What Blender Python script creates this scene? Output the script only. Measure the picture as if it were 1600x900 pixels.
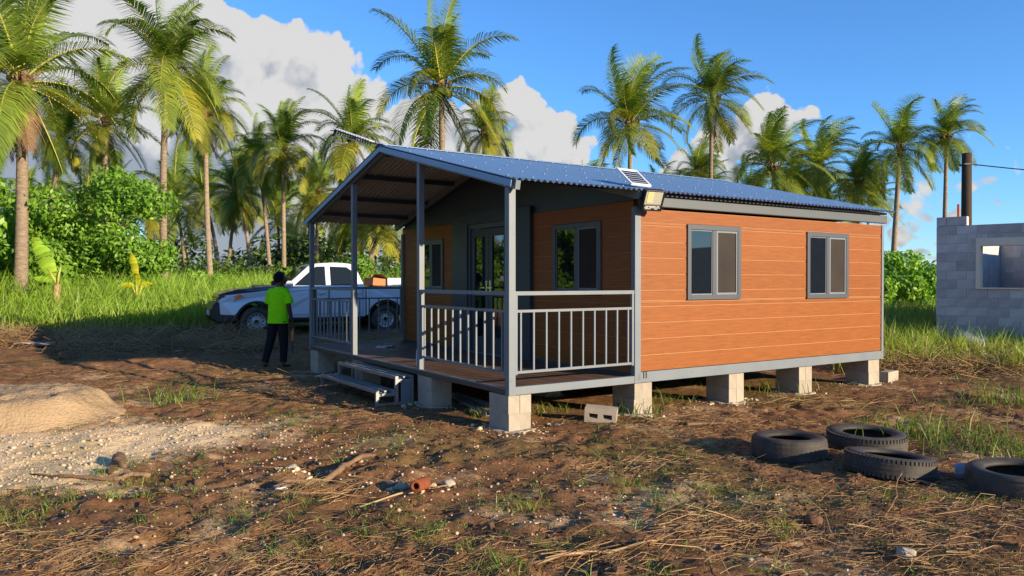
import bpy, bmesh, math, random
import numpy as np
from math import sin, cos, pi, radians as R
from mathutils import Vector, Matrix

random.seed(7)
rng = np.random.default_rng(11)
for o in list(bpy.data.objects): bpy.data.objects.remove(o)
scene = bpy.context.scene
col = scene.collection

# ------------------------------------------------------------------ camera
EYE = 1.6
cam = bpy.data.cameras.new('camera'); co = bpy.data.objects.new('camera', cam); col.objects.link(co)
co.location = (0, 0, EYE); co.rotation_euler = (R(90) - 0.0097, 0, 0)
cam.sensor_width = 36; cam.lens = 36*1180.8/1600; cam.clip_end = 3000; cam.clip_start = .05
scene.camera = co

# ------------------------------------------------------------------ sky and sun
SUN_AZ, SUN_EL = 53.5, 14          # degrees right of straight behind the camera, degrees up
sdir = Vector((sin(R(SUN_AZ))*cos(R(SUN_EL)), -cos(R(SUN_AZ))*cos(R(SUN_EL)), sin(R(SUN_EL))))
sun = bpy.data.lights.new('sun', 'SUN'); so = bpy.data.objects.new('sun', sun); col.objects.link(so)
sun.energy = 5.0; sun.angle = R(.55); sun.color = (1.0, .82, .58)
so.rotation_euler = (-sdir).to_track_quat('-Z', 'Y').to_euler(); so.location = (20, -20, 30)

scene.view_settings.view_transform = 'Standard'; scene.view_settings.look = 'None'
scene.view_settings.exposure = 0.9; scene.view_settings.gamma = 1

world = bpy.data.worlds.new('World'); scene.world = world; world.use_nodes = True
world.cycles.sampling_method = 'MANUAL'; world.cycles.sample_map_resolution = 256
scene.cycles.max_bounces = 6; scene.cycles.diffuse_bounces = 3; scene.cycles.glossy_bounces = 3; scene.cycles.transmission_bounces = 4; scene.cycles.transparent_max_bounces = 4; scene.cycles.caustics_reflective = False; scene.cycles.caustics_refractive = False
wt = world.node_tree; wt.nodes.clear()
def N(t, kind, **kw):
    n = t.nodes.new(kind)
    for k, v in kw.items():
        if k == 'inp':
            for kk, vv in v.items(): n.inputs[kk].default_value = vv
        else: setattr(n, k, v)
    return n
def M_(t, op, a, b=None, clamp=False):
    n = t.nodes.new('ShaderNodeMath'); n.operation = op; n.use_clamp = clamp
    for i, v in enumerate((a, b)):
        if v is None: continue
        if isinstance(v, (int, float)): n.inputs[i].default_value = v
        else: t.links.new(v, n.inputs[i])
    return n.outputs[0]
# cloud field: cumulus heaps given by azimuth / elevation / radius (radians), their rims broken up by noise
def ang(u, v):
    a = math.atan((u-800)/1180); return a, math.atan((439-v)/1180*cos(a))
HEAPS = [(60,90,260,1),(215,60,165,1),(325,70,95,1),(395,110,95,1),(450,108,76,1),(505,130,76,1),(555,172,76,1),(600,215,74,1),(645,215,80,1),(690,235,80,1),(730,225,66,1),
         (430,270,220,1),(600,300,150,1),(700,290,110,1),(757,205,62,1),(803,178,58,1),(845,205,60,1),(882,242,54,1),(800,300,125,1),
         (1196,195,54,1),(1160,225,58,1),(1238,196,42,1),(1280,188,24,1),(1140,262,66,1),(1205,250,54,1),(1060,290,60,1)]
LOW = [(1420,335,111),(1500,318,83),(1560,318,72),(1610,322,74)]
heaps = [(*ang(u, v), r/1180) for u, v, r, _ in HEAPS] + [(*ang(u, v), r/1180*.9) for u, v, r in LOW]
SOFT = {h[2] for h in heaps[-len(LOW):]}; rr = random.Random(3)
for k in range(9):                                              # the same kind of sky goes on all round
    a0 = .95 + k*.55; e0 = rr.uniform(.02, .08)
    for j in range(3): heaps.append((a0 + rr.uniform(-.12, .12), e0 + rr.uniform(-.02, .1), rr.uniform(.07, .16)))
heaps = [((a if a <= pi else a-2*pi), e, r) for a, e, r in heaps]
g = bpy.data.node_groups.new('CloudField', 'ShaderNodeTree')
g.interface.new_socket('P', in_out='INPUT', socket_type='NodeSocketVector')
g.interface.new_socket('F', in_out='OUTPUT', socket_type='NodeSocketFloat')
gi = g.nodes.new('NodeGroupInput'); go = g.nodes.new('NodeGroupOutput')
n1 = N(g, 'ShaderNodeTexNoise', noise_dimensions='2D', inp={'Scale': 8.0, 'Detail': 5.0, 'Roughness': .5}); g.links.new(gi.outputs[0], n1.inputs['Vector'])
w1 = N(g, 'ShaderNodeVectorMath', operation='SUBTRACT'); g.links.new(n1.outputs['Color'], w1.inputs[0]); w1.inputs[1].default_value = (.5, .5, .5)
w2 = N(g, 'ShaderNodeVectorMath', operation='SCALE'); g.links.new(w1.outputs[0], w2.inputs[0]); w2.inputs['Scale'].default_value = .085
w3 = N(g, 'ShaderNodeVectorMath', operation='ADD'); g.links.new(w2.outputs[0], w3.inputs[0]); g.links.new(gi.outputs[0], w3.inputs[1])
flat = N(g, 'ShaderNodeVectorMath', operation='MULTIPLY'); g.links.new(w3.outputs[0], flat.inputs[0]); flat.inputs[1].default_value = (1, 1, 0)
acc = None
for a, e, r in heaps:
    d = N(g, 'ShaderNodeVectorMath', operation='DISTANCE'); g.links.new(flat.outputs[0], d.inputs[0]); d.inputs[1].default_value = (a, e, 0)
    f = M_(g, 'SUBTRACT', 1.0, M_(g, 'MULTIPLY', d.outputs['Value'], 1/r)); f = M_(g, 'MULTIPLY', f, r*(14 if r not in SOFT else 2.2))
    if acc is None: acc = f
    else:
        sm = N(g, 'ShaderNodeMath', operation='SMOOTH_MAX'); g.links.new(acc, sm.inputs[0]); g.links.new(f, sm.inputs[1]); sm.inputs[2].default_value = .12; acc = sm.outputs[0]
vo = N(g, 'ShaderNodeTexVoronoi', voronoi_dimensions='2D', feature='F1', inp={'Scale': 22.0, 'Detail': 2.0, 'Roughness': .55}); g.links.new(w3.outputs[0], vo.inputs['Vector'])
acc = M_(g, 'ADD', acc, M_(g, 'MULTIPLY', M_(g, 'SUBTRACT', .42, vo.outputs['Distance']), .42))
g.links.new(acc, go.inputs[0])
tc = N(wt, 'ShaderNodeTexCoord'); sx = N(wt, 'ShaderNodeSeparateXYZ'); wt.links.new(tc.outputs['Generated'], sx.inputs[0])
phi = M_(wt, 'ARCTAN2', sx.outputs['X'], sx.outputs['Y']); el = M_(wt, 'ARCSINE', sx.outputs['Z'])
cx = N(wt, 'ShaderNodeCombineXYZ'); wt.links.new(phi, cx.inputs[0]); wt.links.new(el, cx.inputs[1])
f0 = N(wt, 'ShaderNodeGroup', node_tree=g); wt.links.new(cx.outputs[0], f0.inputs[0])
off = N(wt, 'ShaderNodeVectorMath', operation='ADD'); wt.links.new(cx.outputs[0], off.inputs[0]); off.inputs[1].default_value = (.030, .030, 0)
f1 = N(wt, 'ShaderNodeGroup', node_tree=g); wt.links.new(off.outputs[0], f1.inputs[0])
mask = N(wt, 'ShaderNodeMapRange', interpolation_type='SMOOTHSTEP', inp={'From Min': .0, 'From Max': .11}); wt.links.new(f0.outputs[0], mask.inputs['Value'])
lit = N(wt, 'ShaderNodeMapRange', interpolation_type='SMOOTHSTEP', inp={'From Min': -.24, 'From Max': .36}); wt.links.new(M_(wt, 'SUBTRACT', f0.outputs[0], f1.outputs[0]), lit.inputs['Value'])
ccol = N(wt, 'ShaderNodeMix', data_type='RGBA'); wt.links.new(lit.outputs[0], ccol.inputs['Factor'])
ccol.inputs['A'].default_value = (.185, .202, .234, 1); ccol.inputs['B'].default_value = (.40, .39, .375, 1)
sky = N(wt, 'ShaderNodeTexSky', sky_type='NISHITA', sun_disc=False); sky.sun_elevation = R(SUN_EL); sky.sun_rotation = R(180-SUN_AZ)
sky.air_density = 1.0; sky.dust_density = 0; sky.ozone_density = 7.2
bg1 = N(wt, 'ShaderNodeBackground', inp={'Strength': .143}); wt.links.new(sky.outputs[0], bg1.inputs[0])
bg2 = N(wt, 'ShaderNodeBackground', inp={'Strength': 1.0}); wt.links.new(ccol.outputs['Result'], bg2.inputs[0])
above = M_(wt, 'GREATER_THAN', el, -.02)
mx = N(wt, 'ShaderNodeMixShader'); wt.links.new(M_(wt, 'MULTIPLY', M_(wt, 'MULTIPLY', mask.outputs[0], .96), above), mx.inputs[0])
wt.links.new(bg1.outputs[0], mx.inputs[1]); wt.links.new(bg2.outputs[0], mx.inputs[2])
wo = N(wt, 'ShaderNodeOutputWorld'); wt.links.new(mx.outputs[0], wo.inputs[0])

# ------------------------------------------------------------------ materials
def mat(name, c, rough=.7, spec=.3, metal=0, c2=None, nscale=8, stretch=(1,1,1), bump=0, bscale=40, bdist=.01, vary=0, coat=0, detail=6, lo=.3, hi=.7, nrough=.55, coords='Object'):
    m = bpy.data.materials.new(name); m.use_nodes = True; t = m.node_tree; b = t.nodes['Principled BSDF']
    b.inputs['Base Color'].default_value = (*c, 1); b.inputs['Roughness'].default_value = rough
    b.inputs['Specular IOR Level'].default_value = spec; b.inputs['Metallic'].default_value = metal; b.inputs['Coat Weight'].default_value = coat
    tcn = t.nodes.new('ShaderNodeTexCoord'); mp = t.nodes.new('ShaderNodeMapping'); mp.inputs['Scale'].default_value = stretch
    t.links.new(tcn.outputs[coords], mp.inputs[0]); out = None
    if c2 is not None:
        nz = N(t, 'ShaderNodeTexNoise', inp={'Scale': nscale, 'Detail': detail, 'Roughness': nrough}); t.links.new(mp.outputs[0], nz.inputs['Vector'])
        mr = N(t, 'ShaderNodeMapRange', inp={'From Min': lo, 'From Max': hi}); t.links.new(nz.outputs[0], mr.inputs['Value'])
        mixn = N(t, 'ShaderNodeMix', data_type='RGBA'); t.links.new(mr.outputs[0], mixn.inputs['Factor'])
        mixn.inputs['A'].default_value = (*c, 1); mixn.inputs['B'].default_value = (*c2, 1); out = mixn.outputs['Result']
    if vary:
        oi = t.nodes.new('ShaderNodeObjectInfo'); hs = t.nodes.new('ShaderNodeHueSaturation')
        mr = N(t, 'ShaderNodeMapRange', inp={'To Min': 1-vary, 'To Max': 1+vary}); t.links.new(oi.outputs['Random'], mr.inputs['Value'])
        t.links.new(mr.outputs[0], hs.inputs['Value'])
        if out: t.links.new(out, hs.inputs['Color'])
        else: hs.inputs['Color'].default_value = (*c, 1)
        out = hs.outputs[0]
    if out: t.links.new(out, b.inputs['Base Color'])
    if bump:
        nz = N(t, 'ShaderNodeTexNoise', inp={'Scale': bscale, 'Detail': 6.0}); t.links.new(mp.outputs[0], nz.inputs['Vector'])
        bp = N(t, 'ShaderNodeBump', inp={'Strength': bump, 'Distance': bdist}); t.links.new(nz.outputs[0], bp.inputs['Height']); t.links.new(bp.outputs[0], b.inputs['Normal'])
    return m
def leafmat(name, c, c2, trans=.35, nscale=.8, vary=.18, rough=.45, tint=(1.25, 1.25, .5), gloss=.12, attr=None):
    m = bpy.data.materials.new(name); m.use_nodes = True; t = m.node_tree; t.nodes.clear()
    geo = t.nodes.new('ShaderNodeNewGeometry'); nz = N(t, 'ShaderNodeTexNoise', inp={'Scale': nscale, 'Detail': 3.0}); t.links.new(geo.outputs['Position'], nz.inputs['Vector'])
    mr = N(t, 'ShaderNodeMapRange', inp={'From Min': .32, 'From Max': .68}); t.links.new(nz.outputs[0], mr.inputs['Value'])
    src = mr.outputs[0]
    if attr:
        at_ = N(t, 'ShaderNodeAttribute', attribute_name=attr); src = at_.outputs['Fac']
    mx_ = N(t, 'ShaderNodeMix', data_type='RGBA'); mx_.inputs['A'].default_value = (*c, 1); mx_.inputs['B'].default_value = (*c2, 1); t.links.new(src, mx_.inputs['Factor'])
    hs = t.nodes.new('ShaderNodeHueSaturation'); t.links.new(mx_.outputs['Result'], hs.inputs['Color'])
    oi = t.nodes.new('ShaderNodeObjectInfo'); m1 = N(t, 'ShaderNodeMapRange', inp={'To Min': 1-vary, 'To Max': 1+vary}); t.links.new(oi.outputs['Random'], m1.inputs['Value']); t.links.new(m1.outputs[0], hs.inputs['Value'])
    ri = N(t, 'ShaderNodeMapRange', inp={'To Min': .70, 'To Max': 1.3}); t.links.new(geo.outputs['Random Per Island'], ri.inputs['Value'])
    vm = N(t, 'ShaderNodeVectorMath', operation='SCALE'); t.links.new(hs.outputs[0], vm.inputs[0]); t.links.new(ri.outputs[0], vm.inputs['Scale'])
    pb = N(t, 'ShaderNodeBsdfPrincipled', inp={'Roughness': rough, 'Specular IOR Level': gloss*3}); t.links.new(vm.outputs[0], pb.inputs['Base Color'])
    tr = t.nodes.new('ShaderNodeBsdfTranslucent'); tv = N(t, 'ShaderNodeVectorMath', operation='MULTIPLY'); t.links.new(vm.outputs[0], tv.inputs[0]); tv.inputs[1].default_value = tint
    t.links.new(tv.outputs[0], tr.inputs[0])
    ms = N(t, 'ShaderNodeMixShader', inp={0: trans}); t.links.new(pb.outputs[0], ms.inputs[1]); t.links.new(tr.outputs[0], ms.inputs[2])
    o = t.nodes.new('ShaderNodeOutputMaterial'); t.links.new(ms.outputs[0], o.inputs[0])
    return m
MT = {}
MT['steel'] = mat('grey_painted_steel', (0.1336, 0.1582, 0.1818), .5, .4, c2=(0.1604, 0.184, 0.2031), nscale=3, bump=.05, bscale=60)
MT['fascia'] = mat('grey_eave_trim', (.075, .088, .098), .5, .4, c2=(.088, .1, .11), nscale=3)
MT['dark_steel'] = mat('charcoal_painted_steel', (.034, .042, .060), .45, .4, c2=(.042, .05, .066), nscale=3)
MT['bare_steel'] = mat('galvanised_steel', (.30, .31, .33), .42, .5, .55, c2=(.2, .21, .23), nscale=14)
MT['window_frame'] = mat('grey_window_aluminium', (0.0682, 0.0775, 0.0899), .4, .4)
MT['plank'] = mat('orange_wood_print', (0.2546, 0.0809, 0.01455), .52, .25, c2=(0.1883, 0.05347, 0.009032), nscale=6, stretch=(.55, .55, 9), vary=.05, bump=.03, bscale=30, lo=.36, hi=.72)
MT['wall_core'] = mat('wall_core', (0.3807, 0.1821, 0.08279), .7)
MT['deck'] = mat('brown_deck_board', (0.153, 0.0882, 0.0558), .6, .25, c2=(0.099, 0.0558, 0.0378), nscale=7, stretch=(8, .8, 1), vary=.16, bump=.1, bscale=50)
MT['roof'] = mat('blue_roof_sheet', (0.1413, 0.2595, 0.4274), .42, .5, c2=(0.1615, 0.2868, 0.4519), nscale=2)
MT['roof_under'] = mat('roof_sheet_underside', (.34, .355, .38), .6, .3)
MT['screw'] = mat('screw', (.6, .62, .64), .3, .5, .3)
MT['concrete'] = mat('concrete_block', (0.3825, 0.3315, 0.255), .9, .1, c2=(0.289, 0.255, 0.204), nscale=7, bump=.5, bscale=130, bdist=.006, vary=.10)
MT['cmu'] = mat('concrete_block_wall', (0.5705, 0.5382, 0.506), .92, .1, c2=(0.4092, 0.3919, 0.3703), nscale=3.2, bump=.5, bscale=80, bdist=.008, vary=.17)
MT['mortar'] = mat('mortar', (0.4104, 0.4004, 0.3804), .95, .1, bump=.4, bscale=60)
MT['render'] = mat('cream_render', (.80, .70, .53), .9, .1, c2=(.72, .62, .46), nscale=6)
MT['rubber'] = mat('tyre_rubber', (.034, .032, .030), .7, .3, c2=(.10, .082, .062), nscale=5, bump=.3, bscale=60, bdist=.004, lo=.38, hi=.78)
MT['black'] = mat('black_plastic', (.012, .013, .015), .45, .4)
MT['car_paint'] = mat('silver_white_paint', (.58, .60, .64), .28, .5, coat=.6, c2=(.54, .555, .585), nscale=2)
MT['car_black'] = mat('black_paint', (.018, .02, .026), .3, .5, coat=.4)
MT['rim'] = mat('steel_rim', (.42, .42, .41), .4, .5, .5)
MT['chrome'] = mat('chrome', (.7, .7, .7), .15, .5, 1)
MT['amber'] = mat('amber_lens', (.6, .16, .02), .2, .5)
MT['lens'] = mat('clear_lens', (.5, .52, .54), .12, .6, .2)
MT['cardboard'] = mat('cardboard', (.42, .20, .09), .8, .2, c2=(.36, .16, .07), nscale=4)
MT['paper'] = mat('white_paper', (.68, .68, .66), .7)
MT['shirt'] = mat('lime_shirt', (0.295, 0.8732, 0.00708), .8, .1, c2=(0.236, 0.7316, 0.0059), nscale=7, bump=.35, bscale=14, bdist=.02)
MT['trousers'] = mat('black_trousers', (.013, .014, .017), .85, .1, bump=.3, bscale=16, bdist=.015)
MT['skin'] = mat('dark_brown_skin', (0.0884, 0.0442, 0.0289), .5, .3)
MT['hair'] = mat('black_hair', (.008, .007, .007), .8, .2, bump=.8, bscale=90, bdist=.01)
MT['handle'] = mat('wooden_handle', (0.72, 0.256, 0.08), .6)
MT['rust'] = mat('rusty_pipe', (.28, .075, .028), .85, .15, c2=(.16, .05, .025), nscale=20, bump=.5, bscale=70)
MT['wood'] = mat('weathered_wood', (.26, .16, .09), .9, .1, c2=(.13, .08, .05), nscale=9, stretch=(1, 1, 1), bump=.6, bscale=50)
MT['pole'] = mat('power_pole_wood', (0.075, 0.054, 0.0375), .9, .1, c2=(0.045, 0.03375, 0.02475), nscale=6, stretch=(6, 6, .5), bump=.4)
MT['trunk'] = mat('palm_trunk', (0.357, 0.2762, 0.1997), .9, .1, c2=(0.2125, 0.1573, 0.1105), nscale=3, stretch=(1.5, 1.5, 7), bump=.9, bscale=7, bdist=.06, vary=.15)
MT['bark'] = mat('shrub_stem', (.15, .11, .075), .9, .1, c2=(.09, .07, .05), nscale=5)
MT['coconut'] = mat('coconut', (.30, .22, .035), .55, .3, c2=(.16, .2, .03), nscale=2)
MT['husk'] = mat('coconut_husk', (.20, .10, .05), .9, .1, c2=(.12, .07, .04), nscale=12, bump=.6, bscale=50)
MT['red'] = mat('red_plastic', (.55, .02, .03), .5)
MT['sand'] = mat('pale_sand', (0.3907, 0.2791, 0.1639), .95, .1, c2=(0.314, 0.2163, 0.122), nscale=3.5, bump=.9, bscale=38, bdist=.03)
MT['stone'] = mat('limestone', (0.416, 0.36, 0.28), .9, .1, c2=(0.32, 0.264, 0.2), nscale=7, bump=.5, bscale=40)
MT['cell'] = mat('solar_cell', (.012, .016, .035), .2, .5)
MT['white'] = mat('white_aluminium', (.62, .65, .68), .4, .5)
MT['cable'] = mat('black_cable', (.015, .016, .02), .6)
MT['bottle'] = mat('clear_bottle_plastic', (.55, .62, .68), .12, .5); MT['bottle'].node_tree.nodes['Principled BSDF'].inputs['Transmission Weight'].default_value = .35
MT['screen'] = mat('insect_screen', (.040, .031, .025), .75, .2, c2=(.024, .020, .018), nscale=2)
MT['boot'] = mat('palm_fibre', (.24, .15, .085), .9, .1, c2=(.15, .09, .05), nscale=14)
def glass(name, c, ior, rough=.02):
    m = mat(name, c, rough, .5); m.node_tree.nodes['Principled BSDF'].inputs['IOR'].default_value = ior; return m
MT['glass'] = glass('tinted_window_glass', (.006, .008, .011), 1.8)
MT['car_glass'] = glass('car_glass', (.010, .013, .012), 1.42)
MT['frond_young'] = leafmat('frond_young', (0.1288, 0.2125, 0.03349), (0.2447, 0.3349, 0.04894), .38, nscale=.5)
MT['frond_mid'] = leafmat('frond_mid', (0.119, 0.1917, 0.02909), (0.3042, 0.3636, 0.04761), .38, nscale=.5)
MT['frond_old'] = leafmat('frond_old', (0.2208, 0.267, 0.03105), (0.3864, 0.356, 0.0414), .38, nscale=.5)
MT['frond_dead'] = leafmat('frond_dead', (.22, .13, .06), (.16, .09, .045), .15)
MT['rachis'] = mat('frond_rib', (.36, .34, .07), .5, .3)
MT['leaf'] = leafmat('shrub_leaf', (0.117, 0.2649, 0.02957), (0.2464, 0.4312, 0.04435), .36, nscale=1.3)
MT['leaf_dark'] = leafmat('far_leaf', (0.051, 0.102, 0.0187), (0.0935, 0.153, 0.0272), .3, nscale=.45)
MT['grass'] = leafmat('tall_grass_blade', (0.3588, 0.2751, 0.1017), (0.2093, 0.3588, 0.0311), .36, attr='along')
MT['weed'] = leafmat('weed_blade', (0.1092, 0.161, 0.02875), (0.1955, 0.2875, 0.046), .3, nscale=1.5)
MT['straw'] = leafmat('dry_straw', (0.42, 0.2783, 0.1313), (0.2415, 0.1418, 0.063), .1, nscale=1.2, tint=(1, 1, 1))
MT['dead_leaf'] = leafmat('dead_leaf', (.17, .085, .04), (.085, .045, .025), .1, nscale=2, tint=(1, 1, 1))
MT['banana'] = leafmat('banana_leaf', (.23, .40, .03), (.32, .47, .04), .45, nscale=1.5)
MT['yellow_leaf'] = leafmat('yellow_leaf', (.62, .56, .02), (.55, .55, .03), .4, nscale=3)

def flecks(m, scale, stretch, dark):                  # fine dark grain flecks over the wood print
    t = m.node_tree; b = t.nodes['Principled BSDF']; src = b.inputs['Base Color'].links[0].from_socket
    tcn = t.nodes.new('ShaderNodeTexCoord'); mp = t.nodes.new('ShaderNodeMapping'); mp.inputs['Scale'].default_value = stretch; t.links.new(tcn.outputs['Object'], mp.inputs[0])
    nz = N(t, 'ShaderNodeTexNoise', inp={'Scale': scale, 'Detail': 5.0, 'Roughness': .7}); t.links.new(mp.outputs[0], nz.inputs['Vector'])
    mr = N(t, 'ShaderNodeMapRange', inp={'From Min': .56, 'From Max': .72, 'To Min': 1.0, 'To Max': dark}); t.links.new(nz.outputs[0], mr.inputs['Value'])
    vm = N(t, 'ShaderNodeVectorMath', operation='SCALE'); t.links.new(src, vm.inputs[0]); t.links.new(mr.outputs[0], vm.inputs['Scale']); t.links.new(vm.outputs[0], b.inputs['Base Color'])
flecks(MT['plank'], 22, (.5, .5, 3.2), .62); flecks(MT['concrete'], 60, (1, 1, 1), .7); flecks(MT['steel'], 16, (1, 1, 1), .82); flecks(MT['cmu'], 5, (1, 1, 2.5), .72); flecks(MT['sand'], 25, (1, 1, 1), .6)
# ------------------------------------------------------------------ object helpers
def tag(o, label=None, cat=None, group=None, kind=None):
    if label: o['label'] = label
    if cat: o['category'] = cat
    if group: o['group'] = group
    if kind: o['kind'] = kind
    return o
def empty(name, loc=(0,0,0), rz=0, label=None, cat=None, group=None):
    o = bpy.data.objects.new(name, None); col.objects.link(o); o.empty_display_size = .2
    o.location = loc; o.rotation_euler = (0, 0, rz); return tag(o, label, cat, group)
def link(name, me, parent=None, loc=(0,0,0), rz=0):
    o = bpy.data.objects.new(name, me); col.objects.link(o); o.parent = parent; o.location = loc; o.rotation_euler = (0, 0, rz); return o
class MB:
    def __init__(s): s.v = []; s.f = []; s.m = []
    def add(s, vs, fs, mi=0, T=None):
        b = len(s.v)
        s.v += [tuple(T @ Vector(p)) if T is not None else tuple(p) for p in vs]
        s.f += [tuple(b+i for i in f) for f in fs]; s.m += [mi]*len(fs); return s
    def box(s, x0, x1, y0, y1, z0, z1, mi=0, T=None):
        return s.add([(x0,y0,z0),(x1,y0,z0),(x1,y1,z0),(x0,y1,z0),(x0,y0,z1),(x1,y0,z1),(x1,y1,z1),(x0,y1,z1)],
              [(0,3,2,1),(4,5,6,7),(0,1,5,4),(1,2,6,5),(2,3,7,6),(3,0,4,7)], mi, T)
    def bar(s, a, b, w, h, mi=0, up=(0,0,1)):
        a = Vector(a); b = Vector(b); d = (b-a).normalized(); u = Vector(up); r = d.cross(u)
        if r.length < 1e-4: r = d.cross(Vector((1,0,0)))
        r.normalize(); u = r.cross(d); vs = []
        for p in (a, b):
            for i, j in ((-1,-1),(1,-1),(1,1),(-1,1)): vs.append(p + r*(i*w/2) + u*(j*h/2))
        return s.add(vs, [(0,1,2,3),(4,7,6,5),(0,4,5,1),(1,5,6,2),(2,6,7,3),(3,7,4,0)], mi)
    def tube(s, pts, rad, n=8, mi=0, cap=True):
        pts = [Vector(p) for p in pts]; rad = rad if hasattr(rad, '__len__') else [rad]*len(pts); vs = []; fs = []
        for i, p in enumerate(pts):
            d = (pts[min(i+1, len(pts)-1)] - pts[max(i-1, 0)]).normalized(); u = Vector((0,0,1)) if abs(d.z) < .9 else Vector((0,1,0))
            a = d.cross(u).normalized(); b = a.cross(d)
            for k in range(n): t = 2*pi*k/n; vs.append(p + a*(cos(t)*rad[i]) + b*(sin(t)*rad[i]))
        for i in range(len(pts)-1):
            for k in range(n): fs.append((i*n+k, i*n+(k+1) % n, (i+1)*n+(k+1) % n, (i+1)*n+k))
        if cap: fs.append(tuple(range(n-1, -1, -1))); fs.append(tuple((len(pts)-1)*n+k for k in range(n)))
        return s.add(vs, fs, mi)
    def rings(s, rs, n=16, mi=0, cap=True):          # rs: (centre, rx, ry) stacked along any path, ellipse in local xy
        vs = []; fs = []
        for c, rx, ry in rs:
            for k in range(n): t = 2*pi*k/n; vs.append((c[0]+cos(t)*rx, c[1]+sin(t)*ry, c[2]))
        for i in range(len(rs)-1):
            for k in range(n): fs.append((i*n+k, i*n+(k+1) % n, (i+1)*n+(k+1) % n, (i+1)*n+k))
        if cap: fs.append(tuple(range(n-1, -1, -1))); fs.append(tuple((len(rs)-1)*n+k for k in range(n)))
        return s.add(vs, fs, mi)
    def lathe(s, prof, n=24, mi=0, T=None, closed=False):   # prof: (r, z)
        vs = []; fs = []; m = len(prof)
        for k in range(n):
            t = 2*pi*k/n
            for r, z in prof: vs.append((r*cos(t), r*sin(t), z))
        for k in range(n):
            k2 = (k+1) % n
            for i in range(m if closed else m-1):
                j = (i+1) % m; fs.append((k*m+i, k2*m+i, k2*m+j, k*m+j))
        return s.add(vs, fs, mi, T)
    def prism(s, poly, y0, y1, mi=0, T=None):        # poly in (x, z), extruded along y
        n = len(poly); vs = [(x, y0, z) for x, z in poly] + [(x, y1, z) for x, z in poly]
        return s.add(vs, [tuple(range(n)), tuple(range(2*n-1, n-1, -1))] + [(i, i+n, (i+1) % n+n, (i+1) % n) for i in range(n)], mi, T)
    def mesh(s, name, mats, smooth=False, fix=True):
        me = bpy.data.meshes.new(name); me.from_pydata([tuple(p) for p in s.v], [], s.f)
        for m in (mats if isinstance(mats, (list, tuple)) else [mats]): me.materials.append(MT[m] if isinstance(m, str) else m)
        me.polygons.foreach_set('material_index', s.m)
        if fix:
            bm = bmesh.new(); bm.from_mesh(me); bmesh.ops.recalc_face_normals(bm, faces=bm.faces); bm.to_mesh(me); bm.free()
        if smooth: me.polygons.foreach_set('use_smooth', [True]*len(me.polygons))
        me.update(); return me
    def build(s, name, mats, parent=None, loc=(0,0,0), rz=0, smooth=False, bevel=0, segs=2, fix=True):
        o = link(name, s.mesh(name, mats, smooth, fix), parent, loc, rz)
        if bevel:
            md = o.modifiers.new('bevel', 'BEVEL'); md.width = bevel; md.segments = segs; md.limit_method = 'ANGLE'; md.angle_limit = R(35); md.harden_normals = False
        return o
def npmesh(name, V, F, mats, mi=None, smooth=False, attrs=None):     # V (n,3), F (m,k) of equal k
    me = bpy.data.meshes.new(name); V = np.asarray(V, np.float32); F = np.asarray(F, np.int32); k = F.shape[1]
    me.vertices.add(len(V)); me.vertices.foreach_set('co', V.ravel())
    me.loops.add(F.size); me.loops.foreach_set('vertex_index', F.ravel())
    me.polygons.add(len(F)); me.polygons.foreach_set('loop_start', np.arange(0, F.size, k, dtype=np.int32)); me.polygons.foreach_set('loop_total', np.full(len(F), k, np.int32))
    for m in (mats if isinstance(mats, (list, tuple)) else [mats]): me.materials.append(MT[m] if isinstance(m, str) else m)
    if mi is not None: me.polygons.foreach_set('material_index', np.asarray(mi, np.int32))
    if smooth: me.polygons.foreach_set('use_smooth', np.ones(len(F), bool))
    for an, av in (attrs or {}).items():
        at_ = me.attributes.new(an, 'FLOAT', 'POINT'); at_.data.foreach_set('value', np.asarray(av, np.float32))
    me.update(calc_edges=True); return me

# ------------------------------------------------------------------ terrain
_T = rng.random((256, 256))
def vnoise(x, y):
    xi = np.floor(x).astype(int); yi = np.floor(y).astype(int); fx = x-xi; fy = y-yi
    fx = fx*fx*(3-2*fx); fy = fy*fy*(3-2*fy); a = _T[xi & 255, yi & 255]; b = _T[(xi+1) & 255, yi & 255]; c = _T[xi & 255, (yi+1) & 255]; d = _T[(xi+1) & 255, (yi+1) & 255]
    return (a*(1-fx)+b*fx)*(1-fy) + (c*(1-fx)+d*fx)*fy - .5
def fbm(x, y, s, o=4, p=.5):
    r = 0; a = 1
    for k in range(o): r = r + a*vnoise(x*s+17.3*k, y*s+9.1*k); s *= 2.03; a *= p
    return r
def sstep(a, b, x): t = np.clip((x-a)/(b-a), 0, 1); return t*t*(3-2*t)
CX, CY, YAW = -.0344, 7.9274, math.atan2(.54715, .83703)
def house_dw(x, y):
    dx = x-CX; dy = y-CY; return dx*.83703+dy*.54715, -dx*.54715+dy*.83703
def gravel_amount(x, y):
    e = 1.2*np.exp(-(((x+5.0)/1.5)**2 + ((y-7.1)/1.05)**2)) + .95*np.exp(-(((x+3.55)/.75)**2+((y-7.9)/.6)**2)) + .8*np.exp(-(((x+4.0)/.85)**2+((y-6.15)/.55)**2))
    return np.clip(e*1.25 + .75*fbm(x, y, 1.6, 4) - .12, 0, 1)
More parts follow.
